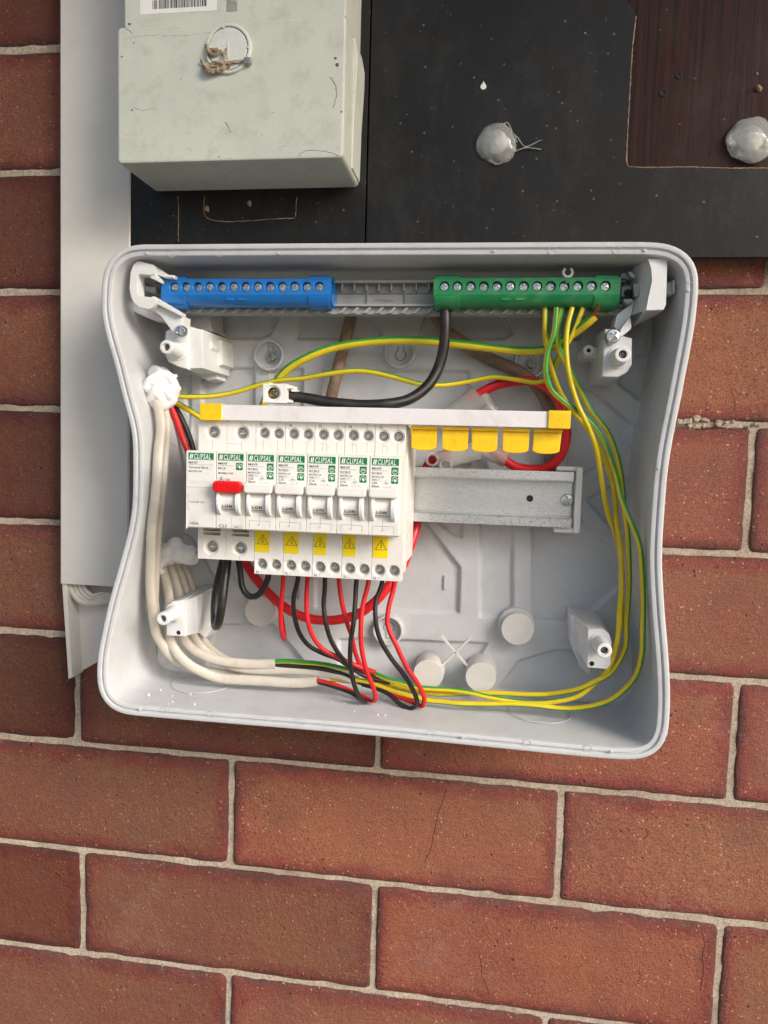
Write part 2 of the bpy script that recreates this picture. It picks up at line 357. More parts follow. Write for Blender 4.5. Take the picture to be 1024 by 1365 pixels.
def tmesh(bm,s,size,x,u,h,mi=0,shear=0,off=0,align='LEFT',sx=1,ext=.02,su=1,spc=1.0):
    cu=bpy.data.curves.new('t','FONT'); cu.body=s; cu.size=size; cu.shear=shear; cu.offset=off; cu.extrude=ext; cu.space_character=spc; cu.align_x=align; cu.resolution_u=2
    o=bpy.data.objects.new('t',cu); me=bpy.data.meshes.new_from_object(o)
    n0=len(bm.verts); f0=len(bm.faces); bm.from_mesh(me); bm.verts.ensure_lookup_table(); bm.faces.ensure_lookup_table()
    for v in bm.verts[n0:]: v.co=Vector((x+v.co.x*sx,u+v.co.y*su,h+v.co.z))
    for f in bm.faces[f0:]: f.material_index=mi
    bpy.data.objects.remove(o); bpy.data.curves.remove(cu); bpy.data.meshes.remove(me)
def line(bm,x0,u0,x1,u1,h,wd=.12,mi=0):
    d=Vector((x1-x0,u1-u0)); d.normalize(); nn=Vector((-d.y,d.x))*wd/2
    prism(bm,[(x0-nn.x,u0-nn.y),(x1-nn.x,u1-nn.y),(x1+nn.x,u1+nn.y),(x0+nn.x,u0+nn.y)],h-.03,h+.02,mi=mi)
def rrect(x0,x1,u0,u1,r,n=5):
    P=[]
    for cx,cu,a0 in ((x1-r,u1-r,0),(x0+r,u1-r,90),(x0+r,u0+r,180),(x1-r,u0+r,270)):
        for k in range(n+1):
            a=R(a0+90*k/n); P.append((cx+r*math.cos(a),cu+r*math.sin(a)))
    return P
def pxpoly(P,h): return [at(a,b,h)[:2] for a,b in P]
def blob(c,lobes,sub=4,nzs=.12,nf=.18,flat=None):
    """lumpy sealant: radial union of lobes, each (dx,du,dh,r)"""
    bm=nb(); bmesh.ops.create_icosphere(bm,subdivisions=sub,radius=1)
    L=[(Vector(l[:3]),l[3]) for l in lobes]
    for v in bm.verts:
        d=v.co.normalized(); best=[]
        for q,r in L:
            b=q.dot(d); disc=b*b-(q.length_squared-r*r)
            if disc>0: best.append(b+math.sqrt(disc))
        rr=max(best) if best else min(r for q,r in L)*.5
        p=d*rr; p*=1+nzs*noise.noise((Vector(c)+p)*nf)+nzs*.5*noise.noise((Vector(c)+p)*nf*3)
        if flat is not None: p.z=max(p.z,flat)
        v.co=Vector(c)+p
    bmesh.ops.smooth_vert(bm,verts=bm.verts,factor=.5,use_axis_x=True,use_axis_y=True,use_axis_z=True)
    return bm
# ================================================================== SETTING
gr=nb(); 
vs=[gr.verts.new(p) for p in ((-9000,-Z0*1000,-300),(9000,-Z0*1000,-300),(9000,-Z0*1000,9000),(-9000,-Z0*1000,9000))]; gr.faces.new(vs)
obj('ground',gr,PAVE,kind='structure',smooth=0,label='pale concrete paving at the foot of the brick wall')
ev=nb(); box(ev,-3000,3500,800,830,-40,1000)  # eave out of view, put in and sized to shade the upper wall
obj('unseen_eave_soffit',ev,SOFF,kind='structure',smooth=0,label='unseen eave boards added above the brick wall for shade')
# brick wall --------------------------------------------------------
wall=thing('brick_wall',(200,-300,0),'red brick wall with pale mortar behind the open switchboard','brick wall',kind='structure')
del wall['category']
bm=nb(); x0,x1,u0,u1=-620,1020,-1420,420
nx,nu=330,370; V=[]
for i in range(nx+1):
    row=[]
    for j in range(nu+1):
        x=x0+(x1-x0)*i/nx; u=u0+(u1-u0)*j/nu; row.append(bm.verts.new((x,u,-.9+.6*noise.noise(Vector((x,u,0))*.09)+.7*noise.noise(Vector((x,u,5))*.3))))
    V.append(row)
for i in range(nx):
    for j in range(nu): bm.faces.new((V[i][j],V[i+1][j],V[i+1][j+1],V[i][j+1]))
obj('mortar',bm,MORTAR,wall,smooth=180)
rng=random.Random(4)
JX={5:[-245,-5.9,229.6,474.2,715],6:[-122,118.6,362,605],7:[-244,-2.9,230.5,474.9,716],8:[-122,118,359,602],3:[-246,-6,233,473.2,715],4:[-122,118,360,603]}
BV=[]
def brick(xa,xb,ua,ub,tilt):
    bm=nb(); uvl=bm.loops.layers.uv.new('UVMap'); sd=rng.random()*100; L=xb-xa; Hh=ub-ua; hf=rng.uniform(-.5,.6); rc=3.5
    nx=max(2,round((L-20)/12)); cx=[0,.8,2.6,6]+[10+(L-20)*k/nx for k in range(nx+1)]+[L-6,L-2.6,L-.8,L]
    cu=[0,.8,2.6,6]+[10+(Hh-20)*k/5 for k in range(6)]+[Hh-6,Hh-2.6,Hh-.8,Hh]
    A=len(cx); B=len(cu); V={}
    for i,a in enumerate(cx):
        for j,b in enumerate(cu):
            dx=min(a,L-a); du=min(b,Hh-b); d=min(dx,du); p=Vector((xa+a,ua+b,sd))
            # rounded corners: pull corner points inwards
            x,u=a,b
            if dx<rc and du<rc:
                ccx=rc if a<L/2 else L-rc; ccu=rc if b<Hh/2 else Hh-rc; v=Vector((a-ccx,b-ccu)); m=max(abs(v.x),abs(v.y))
                if v.length>0: v=v.normalized()*m; x,u=ccx+v.x,ccu+v.y
            k=max(0,1-d/8)
            x+=k*(.7*noise.noise(p*.07)+.45*noise.noise(p*.35)); q=p+Vector((0,0,9)); u+=k*(.7*noise.noise(q*.07)+.45*noise.noise(q*.35))
            h=.9-2.0*max(0,1-d/2.8)**2-(3.2*max(0,noise.noise(p*.11+Vector((0,0,33)))-.22)*max(0,1-d/7))+hf+tilt*a/240+.35*noise.noise(p*.05)+(.25*noise.noise(p*.5) if d<9 else .1*noise.noise(p*.2))
            V[i,j]=(bm.verts.new((xa+x,ua+u,h)),d)
    BV.extend([v[0].co.copy() for v in V.values()])
    def F(ks):
        f=bm.faces.new([V[k][0] for k in ks])
        for lp,k in zip(f.loops,ks): lp[uvl].uv=(V[k][1],0)
    for i in range(A-1):
        for j in range(B-1): F([(i,j),(i+1,j),(i+1,j+1),(i,j+1)])
    ring=[(i,0) for i in range(A)]+[(A-1,j) for j in range(1,B)]+[(i,B-1) for i in range(A-2,-1,-1)]+[(0,j) for j in range(B-2,0,-1)]
    bt=[bm.verts.new((V[k][0].co.x,V[k][0].co.y,-6)) for k in ring]; n=len(ring)
    for i in range(n): bm.faces.new((V[ring[i]][0],bt[i],bt[(i+1)%n],V[ring[(i+1)%n]][0]))
    o=obj('brick',bm,BRICK,wall,smooth=180); lf=xb<=0; k=(rng.uniform(.76,.94) if xa>0 else rng.uniform(.6,.68)) if not lf else rng.uniform(.38,.48); o.color=(k,k*rng.uniform(.92,1.02)*(.8 if lf else 1),k*rng.uniform(.9,1.0)*(.66 if lf else 1),1)  # bricks at the left tinted darker: light falloff put into their colour
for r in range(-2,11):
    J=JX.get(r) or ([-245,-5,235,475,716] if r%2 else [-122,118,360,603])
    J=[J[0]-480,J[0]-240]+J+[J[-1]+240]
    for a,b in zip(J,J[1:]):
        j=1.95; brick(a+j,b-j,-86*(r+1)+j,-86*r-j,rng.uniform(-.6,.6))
bva=np.array([tuple(v) for v in BV])
def wallh(x,u):
    k=np.argsort((bva[:,0]-x)**2+(bva[:,1]-u)**2)[:3]; return float(bva[k,2].max())
bm=nb(); CR=[[(596,1052),(590,1068),(584,1085),(580,1105),(577,1118),(575,1130),(566,1150)],[(638,1268),(642,1285),(643,1300),(650,1318),(653,1330)],[(935,1242),(939,1258),(936,1275),(938,1290),(933,1320)],[(974,522),(980,535),(978,548)],[(905,562),(930,572),(960,570),(990,576)],[(860,1105),(864,1112),(858,1118)],[(850,1292),(854,1300),(850,1308)]]
for P in CR:
    Q=[Vector(at(a,b,.8)) for a,b in P]; Q=catmull(Q,1.0)
    Q=[Vector((q.x+.5*noise.noise(q*.9),q.y+.4*noise.noise(q*.9+Vector((4,4,4))),0)) for q in Q]
    tube(bm,[(q.x,q.y,wallh(q.x,q.y)-.02) for q in Q],.27,5,ry=.12,spline=False)
obj('crack',bm,DARKB,wall,kind='stuff')
# crumbled mortar lump on the right
c=at(905,565,2)
bm=nb()
for k in range(26):
    q=at(rng.uniform(905,945) if k%3 else rng.uniform(945,1015),rng.uniform(557,571),rng.uniform(-1.2,.6)); s=rng.uniform(.9,2.3)
    b2=blob(q,[(0,0,0,s),(s*rng.uniform(-1,1.4),s*.2,-s*.3,s*.7)],3,.6,.5); me=bpy.data.meshes.new('x'); b2.to_mesh(me); b2.free(); bm.from_mesh(me); bpy.data.meshes.remove(me)
obj('mortar_crumbs',bm,MORTAR,wall,kind='stuff')
# hairline cracks in three bricks (thin dark tubes, the shade of their depth put into the colour)
# black boards ------------------------------------------------------
bd=thing('meter_board',at(490,200,0),'black painted mounting board with brown cut-out behind meter and switchboard','mounting board')
bm=nb(); xl,ub=at(173.2,300,18)[0],-165.; xs=at(490,200,18)[0]; 
ubR=at(1000,341,18)[1]
prism(bm,[(xl,-163),(xs-.5,-163),(xs-.5,330),(xl,330)],13,18,.6); 
obj('board_panel',bm,BOARD,bd,label='black left panel below the meter')
P=[(xs+.6,ubR-.2),(690,ubR-1.5),(690,at(836,222,18)[1])]+[at(a,b,18)[:2] for a,b in ((1000,223.5),(960,223),(915,222),(912,221),(880,222.5),(845,222),(838,221),(836,216),(837.5,170),(840,120),(843,70),(846,40),(848,22),(845,14),(838,4),(834,-10))]
t=at(834,-10,18); P+=[(t[0],330),(xs+.6,330)]
bm=nb(); prism(bm,P,13,18,.5)
obj('board_panel',bm,BOARD,bd,label='black right panel with the corner cut-out')
bm=nb(); t=at(826,232,15); box(bm,t[0],690,t[1],330,8,15.6); obj('brown_panel',bm,WOODB,bd,smooth=0)
bm=nb()
chp=[(1026,224),(1000,224),(960,224),(915,222.5),(880,223),(845,222.5),(838,221.5),(835.8,216),(837.2,170),(839.8,120),(842.8,70),(845.8,40),(848,22)]
tube(bm,[at(a,b,17.9+.2*math.sin(a)) for a,b in chp],.35,8,step=1.2)
for v in bm.verts: v.co+=Vector((noise.noise(v.co*.9),noise.noise(v.co*.9+Vector((9,0,0))),0))*.45
obj('chipped_edge',bm,CHIP,bd)
bm=nb(); box(bm,xl+1.5,690,ubR+.6,330,1.5,12.9,.5); obj('timber_backing',bm,BEDGE,bd)
# marks on the boards
bm=nb()
for k in range(110):
    a=rng.uniform(180,485) if rng.random()<.35 else rng.uniform(500,832); b=rng.uniform(262,318) if a<486 else rng.uniform(5,318)
    p=at(a,b,18.03); s=rng.uniform(.08,.26)*(2 if rng.random()<.05 else 1); k2=rng.uniform(.5,1.6)
    prism(bm,[(p[0]+s*math.cos(q*1.05)*k2,p[1]+s*math.sin(q*1.05)) for q in range(6)],17.95,18.08)
obj('paint_speckles',bm,CHIP,bd,kind='stuff',smooth=0)
bm=nb()
for P in ([(273,262),(275,289),(393,291)],[(396,262),(394,289)],[(238,262),(238,322)]):
    Q=[at(a,b,17.95) for a,b in P]
    tube(bm,Q,.28,6,step=1.3)
for v in bm.verts: v.co+=Vector((noise.noise(v.co*.7),noise.noise(v.co*.7+Vector((9,0,0))),-.05+.25*noise.noise(v.co*.25)))*.5
obj('scratched_outline',bm,CHIP,bd)
p=at(644.5,115,18); bm=nb(); prism(bm,[(p[0]+1.9*math.cos(t)*(1 if math.sin(t)<0 else (1-math.sin(t))**.8),p[1]+(2.1 if math.sin(t)<0 else 3.4)*math.sin(t)) for t in [k*math.pi/10 for k in range(20)]],17.9,18.5,.3)
obj('paint_drip',bm,FLECK,bd)
for a,b,s in ((884,124,2.4),(905,101,1.9)):
    p=at(a,b,15.6); bm=nb(); lathe(bm,p[0],p[1],[(s,15.5),(s*.98,16.1),(s*.7,16.15),(s*.62,15.7),(s*.5,15.65)],14,closed=False); bm.faces.new([v for v in bm.verts][-14:])
    for v in bm.verts: v.co+=Vector((noise.noise(v.co),noise.noise(v.co+Vector((5,5,5))),0))*.5
    obj('screw_hole',bm,DARK,bd)
for a,b,s,hh in ((1011,118,2.0,15.6),(1009,98,.8,15.6),(332,270,1.6,18),(276,278,1.7,18)):
    bm=blob(at(a,b,hh),[(0,0,0,s),(s*.3,-s*.8,0,s*.7)],3,.5,.5,-.5); obj('chip',bm,CHIP,bd)
# cracks
for P in ([(596,1052),(590,1068),(584,1085),(580,1105),(577,1118),(575,1130),(566,1150)],[(638,1268),(642,1285),(643,1300),(650,1318),(653,1330)],[(935,1242),(939,1258),(936,1275),(938,1290),(933,1320)],[(973,522),(980,535),(979,548)],[(935,560),(960,566),(985,574),(1000,578)]):
    pass
# sealant caps
for (a,b,s,lab) in ((660,191,12.2,'clear silicone blob with stringy tail on the black board'),(998,187,13.2,'clear silicone blob on the corner of the brown cut-out')):
    c=at(a,b,18); bm=blob((c[0],c[1],18),[(0,0,-1,s),(s*.35,-s*.3,-.5,s*.78),(s*.2,s*.35,0,s*.72),(-s*.35,.1,1.5,s*.62)],4,.14,.13,-.3)
    for v in bm.verts:
        v.co.z=18+(v.co.z-18)*.5
    if a<700:
        for P in ([(672,168),(690,183),(700,195),(722,186)],[(662,175),(676,163),(684,178),(690,190)],[(680,205),(700,197),(722,199)],[(652,214),(665,219),(678,205)]):
            tube(bm,[at(x,y,19+rng.random()) for x,y in P],.45,6,step=1.5)
    core=nb(); lathe(core,c[0]+1,c[1],[(7.5,18),(7.2,19.2),(4,20.2),(1.5,20.6)],20)
    o=melt(obj('silicone_blob',bm,GEL,label=lab,cat='sealant blob'),.00035,3); obj('screw_head',core,SCREWD,o)
# ================================================================== METER
mt=thing('electricity_meter',at(318,250,7),'pale grey-green electricity meter with wired seal on its terminal cover','meter')
HM=69
bm=nb()
Pm=pxpoly([(156,35),(462,20),(457.5,211),(156,217)],HM)
x0=sum((Pm[0][0],Pm[3][0]))/2; x1=(Pm[1][0]+Pm[2][0])/2; ut=(Pm[0][1]+Pm[1][1])/2; ubm=(Pm[2][1]+Pm[3][1])/2
prism(bm,rrect(x0,x1,ubm,ut,3,5),18.2,HM,1.9)
prism(bm,[(x1-4,ubm+2),(x1+.8,ubm+3),(x1+1.2,ubm+34),(x1+2.4,ubm+62),(x1+2.4,ubm+72),(x1+.4,ut),(x1-4,ut)],18.3,44,.8)
obj('terminal_cover',bm,METER,mt)
bm=nb(); prism(bm,rrect(x0+3.2,x1-1.0,ut+.3,ut+120,2),18.2,HM-3,1.2); body=obj('meter_body',bm,METER,mt)
# side ledge at upper right, notch, barcode label
bm=nb(); q0=at(187,0,HM-3); q1=at(289,13,HM-3); prism(bm,rrect(q0[0],q1[0],q1[1]-.3,q1[1]+22,.3,2),HM-3.2,HM-2.85); lb=obj('barcode_label',bm,LABELW,mt,smooth=0)
bm=nb(); x=q0[0]+8
while x<q1[0]-7:
    wd=rng.choice((.25,.4,.6,.8)); box(bm,x,x+wd,q1[1]+2.4,q1[1]+7.5,HM-2.86,HM-2.78); x+=wd+rng.choice((.3,.45,.7))
obj('barcode',bm,PRINTK,lb,smooth=0)
bm=nb(); tmesh(bm,'FIIHI',3.6,q0[0]+8,q1[1]+8.4,HM-2.8,0,off=.08); obj('lettering',bm,PRINTK,lb,smooth=0)
q=at(307,5,HM-3); bm=nb(); box(bm,q[0]-2.4,q[0]+4.6,q[1]-4.5,q[1]+12,HM-3.4,HM-2.8,.3); box(bm,q[0]-.2,q[0]+4.0,q[1]+.5,q[1]+12,HM-2.81,HM-2.4,.2,1); obj('latch_slot',bm,[plain('slot_grey',srgb(150,152,146),.5),METER],mt)
q=at(305,66,HM); bm=nb(); lathe(bm,q[0],q[1],[(14.6,HM-.5),(14.5,HM+1.4),(14.1,HM+1.8),(13.0,HM+1.8),(12.7,HM+1.3),(12.5,HM-.2)],36,closed=False)
lathe(bm,q[0],q[1],[(12.1,HM-.3),(12.1,HM+1.2),(11.6,HM+1.5)],36); box(bm,q[0]-.25,q[0]+.35,q[1]-6,q[1]+3.5,HM+1.4,HM+2.0)
for da in (0,1.8,3.0,4.6): box(bm,q[0]+12.4*math.cos(da)-.6,q[0]+12.4*math.cos(da)+.6,q[1]+12.4*math.sin(da)-.6,q[1]+12.4*math.sin(da)+.6,HM+.9,HM+1.9,.2)
seal=obj('seal_disc',bm,plain('seal_plastic',srgb(214,217,210),.3,var=.02,dirt=srgb(150,146,130),dirtamt=.3,dirtscale=80,coat=.4),mt)
bm=nb()
for P,rr in (([(273,84),(283,88),(300,84),(322,82),(332,82)],1.0),([(271,86),(280,94),(292,93),(298,86),(288,84),(276,88)],1.3),([(276,60),(279,70),(287,73),(291,68),(283,66),(277,72)],1.1),([(294,67),(298,73),(301,66),(299,78),(301,90),(292,96)],.6),([(268,80),(275,90),(288,89),(302,90),(309,83)],.9)):
    tube(bm,[at(a,b,HM+2.6+1.2*math.sin(a*.7)) for a,b in P],rr,7,step=1.2)
for v in bm.verts: v.co+=Vector((noise.noise(v.co*.8),noise.noise(v.co*.8+Vector((7,0,0))),noise.noise(v.co*.8+Vector((0,9,0)))))*1.0
obj('seal_wire',bm,TWINE,seal)
q=at(331,82,HM+2); bm=nb(); box(bm,q[0]-2.6,q[0]+2,q[1]-1.6,q[1]+2,HM+1,HM+3.6,.5); obj('seal_crimp',bm,SCREWD,seal)
bm=nb()
def scuff(P,hh,rr=.16,mi=0):
    tube(bm,[at(a,b,hh) for a,b in P],rr*.55,5,step=1,mi=mi)
scuff([(440,103),(446,112),(449,125),(444,143)],HM+.0,.35); scuff([(438,103),(445,104)],HM)
scuff([(163,52),(200,47),(240,48),(300,41)],HM,.12); scuff([(178,143),(190,147),(205,144),(206,147)],HM,.22); scuff([(398,205),(415,200),(440,203),(452,207)],HM,.25)
scuff([(300,162),(305,170),(308,176)],HM-.05,.4); scuff([(167,38),(174,42),(176,46)],HM,.35); scuff([(250,198),(256,200)],HM,.25)
for a,b,s in ((447,78,1.3),(450,86,1.6),(455,149,.9),(178,57,.7),(162,75,.6),(176,147,.7),(172,32,1.2),(292,209,.5),(242,106,.5),(365,150,.4),(350,180,.4)):
    c=at(a,b,HM); prism(bm,[(c[0]+s*math.cos(k)*rng.uniform(.6,1.1),c[1]+s*math.sin(k)*rng.uniform(.6,1.1)) for k in range(6)],HM-.1,HM+.12)
for k in range(70):
    a=rng.uniform(165,450); b=rng.uniform(170,212) if rng.random()<.6 else rng.uniform(40,212)
    L=rng.uniform(1,5); an=rng.uniform(-.5,.5); scuff([(a,b),(a+L*math.cos(an),b+L*math.sin(an))],HM-.02,rng.uniform(.05,.12))
for v in bm.verts: v.co+=Vector((noise.noise(v.co*.6),noise.noise(v.co*.6+Vector((7,0,0))),0))*.7
obj('scuff_marks',bm,plain('scuff_dirt',srgb(112,104,88),.8,var=.3,vs=300),mt,kind='stuff')
# ================================================================== TRUNKING
tk=thing('cable_trunking',at(120,780,0),'off-white plastic cable trunking running up beside the meter','trunking')
bm=nb(); tx0=-5.2; tx1=at(173,280,20)[0]-2.4; tub=at(110,780,20)[1]
tx0=at(78,600,20)[0]-.8; xprof=[(tx0,4),(tx0,17.6),(tx0+1.2,18.8),(tx1-1.2,18.8),(tx1,17.6),(tx1,4),(tx1-1.4,4),(tx1-1.4,17.2),(tx0+1.4,17.2),(tx0+1.4,4)]
L=[[bm.verts.new((x+(u-tub)*.009,u,h)) for x,h in xprof] for u in (tub,330)]
for i in range(10): bm.faces.new((L[0][i],L[0][(i+1)%10],L[1][(i+1)%10],L[1][i]))
for r in L: bm.faces.new(r)
obj('trunking_cover',bm,TRUNK,tk)
bm=nb(); a0=at(91,905,3); 
prism(bm,[at(84,775,2)[:2],at(93,903,2)[:2],at(101,899,2)[:2],at(138,878,2)[:2],(45,-452),(45,-370)],.3,2.4,.4)
P=[at(83,770,16)[:2],at(92,905,16)[:2],at(97,903,16)[:2],at(89,770,16)[:2]]; prism(bm,P,1.5,17,.5)
P=[at(93,770,6)[:2],at(101,897,6)[:2],at(103,896,6)[:2],at(95.5,770,6)[:2]]; prism(bm,P,1.5,4,.3)
obj('trunking_base',bm,TRUNK,tk)
bm=nb()
for q in range(4): tube(bm,[at(93+q*6,775,12),at(99+q*5,792-q*2,13),at(112+q*4,803-q*3,12),at(135,803-q*4,10),at(160,795,8)],1.8 if q else 2.6,8)
obj('cable_in_trunking',bm,WWHT,label='grey-white cable bundle curving out under the trunking cover',cat='cable')
# ================================================================== ENCLOSURE
RIM=80.
outer_px=[(490,323),(330,324),(220,325),(172.7,326.2),(159,332.5),(147.3,342.2),(139.5,354),(136,367),(134.5,388),(134.5,419),(138,437),(143.4,458.4),(151,483),(158,512),(167,546.4),(172.7,566),(175.7,585),(176.3,617),(176.2,650),(175.3,674),(173,692),(169.5,711),(164,731),(157,757),(147.3,790.6),(139.5,822),(134.6,846),(131,862),(128.8,880),(128,902),(130.5,921.8),(138,937),(149,947),(164,953),(188,955.6),(250,961),(310,966),(450,977.5),(560,988),(660,998),(760,1008),(840,1014),(864,1011),(881,1000),(890,984),(893,963),(894.2,924),(891.5,869),(888,830),(885,787),(883.6,760),(883.8,725),(885.8,692),(888,662),(890,637),(894.8,601),(900.6,570),(908.4,532.7),(915.5,495),(922,462),(927.5,430),(931,398),(932.5,372),(930,355),(922,341),(908.4,330.5),(894.8,324.5),(875,322),(820,321.5),(760,321.7),(600,322.5)]
O=[at(a,b,RIM) for a,b in outer_px]
Q=catmull(O,1.0,True); N=360
acc=[0]
for a,b in zip(Q,Q[1:]+Q[:1]): acc.append(acc[-1]+(b-a).length)
T=np.linspace(0,acc[-1],N,endpoint=False); qx=np.array([q.x for q in Q]+[Q[0].x]); qy=np.array([q.y for q in Q]+[Q[0].y])
OUT=np.stack([np.interp(T,acc,qx),np.interp(T,acc,qy)],1)
for _ in range(4): OUT=OUT*.5+.25*(np.roll(OUT,1,0)+np.roll(OUT,-1,0))
tg=np.roll(OUT,-1,0)-np.roll(OUT,1,0); tg/=np.linalg.norm(tg,axis=1)[:,None]; NR=np.stack([-tg[:,1],tg[:,0]],1)
if ((OUT+NR*3)-OUT.mean(0)).__pow__(2).sum()>((OUT)-OUT.mean(0)).__pow__(2).sum(): NR=-NR
for _ in range(3): NR=NR*.5+.25*(np.roll(NR,1,0)+np.roll(NR,-1,0))
NR/=np.linalg.norm(NR,axis=1)[:,None]
def off(d): return OUT+NR*d
def sdf(P,poly):
    P=np.asarray(P,float); poly=np.asarray(poly,float); a=poly; b=np.roll(poly,-1,0)
    d=np.full(len(P),1e9); ins=np.zeros(len(P),bool)
    for (ax,ay),(bx,by) in zip(a,b):
        ex,ey=bx-ax,by-ay; l=ex*ex+ey*ey+1e-12
        t=np.clip(((P[:,0]-ax)*ex+(P[:,1]-ay)*ey)/l,0,1)
        d=np.minimum(d,np.hypot(P[:,0]-ax-t*ex,P[:,1]-ay-t*ey))
        c=((ay>P[:,1])!=(by>P[:,1])); 
        with np.errstate(divide='ignore',invalid='ignore'): xi=(bx-ax)*(P[:,1]-ay)/(by-ay+1e-15)+ax
        ins^=c&(P[:,0]<xi)
    return np.where(ins,-d,d)
enc=thing('switchboard_enclosure',at(500,900,0),'open light grey plastic switchboard enclosure with wavy sides and no cover','switchboard box')
bm=nb(); prof=[(6.5,0),(5.6,40),(5.0,70),(1.2,72.5),(.1,74),(0,78.6),(.35,79.6),(1.1,80),(2.9,80),(3.3,79.6),(3.5,78.3),(4.3,78.2),(4.5,79.2),(4.8,79.6),(6.6,79.5),(7.0,79.1),(7.4,76.5),(8.2,60),(9.5,25),(10.5,9),(12,5.5),(15,4.5)]
L=[[bm.verts.new((p[0],p[1],h)) for p in off(d)] for d,h in prof]
for a,b in zip(L,L[1:]):
    for i in range(N): bm.faces.new((a[i],a[(i+1)%N],b[(i+1)%N],b[i]))
shell=obj('shell',bm,GREY,enc,smooth=50)
def wallx(u,h,side):
    ds=[p[0] for p in prof[15:20]][::-1]; hs=[p[1] for p in prof[15:20]][::-1]; d=float(np.interp(h,hs,ds)); o=off(d)
    m=(o[:,0]>230) if side>0 else (o[:,0]<230); oo=o[m]; k=np.argmin(abs(oo[:,1]-u)); return float(oo[k,0])
# rim marks: small rings and notches
bm=nb()
for a,b in ((229,338),(292,337),(736,334),(822,333),(219,947),(281,952),(403,962),(575,978),(703,990),(784,997),(885,977),(920,372)):
    p=at(a,b,79.7); tube(bm,[(p[0]+2.2*math.cos(k*.7854),p[1]+2.2*math.sin(k*.7854),79.75) for k in range(8)],.17,5,closed=True,step=.8)
for a,b in ((195,337),(371,337),(658,334),(859,333),(186,946),(616,983),(815,1002),(918,387),(878,624)):
    p=at(a,b,80.1); box(bm,p[0]-.7,p[0]+.9,p[1]-.8,p[1]+.6,79,80.5,.25)
obj('rim_marks',bm,GREY,enc,kind='stuff')
# back panel with recessed fields
FL=10.
fields=[[(280,400),(385,400),(361,447),(345,452),(280,452)],[(410,400),(490,400),(511,445),(500,452),(397,452)],[(578,400),(660,400),(684,445),(672,452),(555,452)],[(712,400),(775,400),(775,452),(735,452)],
[(270,489),(340,491),(340,600),(270,600)],[(362,492),(404,492),(404,620),(362,620)],[(430,494),(626,495),(626,620),(430,620)],[(652,505),(700,506),(740,560),(740,640),(652,640)],
[(762,512),(789,521),(848,570),(853,597),(776,632),(755,632)],[(824,511),(857,538),(866,500),(866,470),(838,480)],[(781,666),(852,628),(859,752)],
[(709,640),(752,640),(776,697),(842,748),(842,768),(772,828),(709,825)],[(640,640),(684,640),(684,821),(640,821)],[(560,640),(617,640),(617,717),(602,712),(560,674)],
[(421,660),(540,660),(614,757),(612,817),(421,811)],[(262,640),(398,640),(398,797),(330,797),(262,700)],[(235,500),(255,500),(255,600),(240,640),(235,640)],
[(290,832),(365,832),(425,905),(400,935),(262,935)],[(452,935),(452,852),(488,850),(545,853),(650,857),(634,884),(598,935)],[(692,880),(742,866),(800,868),(842,935),(650,935)],[(238,700),(258,720),(300,795),(262,800),(238,780)]]
inner=off(11.0); xa,xb=inner[:,0].min(),inner[:,0].max(); ua,ubb=inner[:,1].min(),inner[:,1].max(); st=1.0
gx=np.arange(xa,xb+st,st); gu=np.arange(ua,ubb+st,st); XX,UU=np.meshgrid(gx,gu,indexing='ij'); PP=np.stack([XX.ravel(),UU.ravel()],1)
hgt=np.full(len(PP),FL+.6)
for f in fields:
    s=sdf(PP,pxpoly(f,9)); k=np.clip(-s/1.3+.5,0,1); k=k*k*(3-2*k); hgt-=3.4*k
dw=-sdf(PP,inner); k=np.clip((5-dw)/5,0,1); hgt+=3.2*k*k*k; hgt+=.04*np.sin(PP[:,0]*.05)
keep=dw>-3*st
bm=nb(); idx=-np.ones(len(PP),int); VV={}
nU=len(gu)
for i in range(len(gx)-1):
    for j in range(nU-1):
        q=[i*nU+j,(i+1)*nU+j,(i+1)*nU+j+1,i*nU+j+1]
        if all(keep[a] for a in q):
            vv=[]
            for a in q:
                if a not in VV: VV[a]=bm.verts.new((PP[a,0],PP[a,1],hgt[a]))
                vv.append(VV[a])
            bm.faces.new(vv)
obj('back_panel',bm,GREY,enc,smooth=180)
# knock-out outlines on the side walls
bm=nb()
for (a,b,hh,side,rr) in ((867,540,34,1,17),(850,800,34,1,17),(190,560,34,-1,17)):
    c=at(a,b,hh); P=[]
    for k in range(28):
        u=c[1]+rr*math.cos(k*2*math.pi/28); h2=hh+rr*math.sin(k*2*math.pi/28); P.append((wallx(u,h2,side)-side*.15,u,h2))
    tube(bm,P,.3,5,closed=True,step=2)
lo=off(9.5)
for (xc,) in ((at(265,935,40)[0],),(at(720,950,40)[0],)):
    P=[]
    for k in range(28):
        x=xc+20*math.cos(k*2*math.pi/28); h2=36+18*math.sin(k*2*math.pi/28); m=lo[lo[:,1]<-400]; u=float(m[np.argmin(abs(m[:,0]-x)),1])+(36-h2)*.035+.4; P.append((x,u,h2))
    tube(bm,P,.3,5,closed=True,step=2)
obj('knockout_outlines',bm,GREY,enc,kind='stuff')
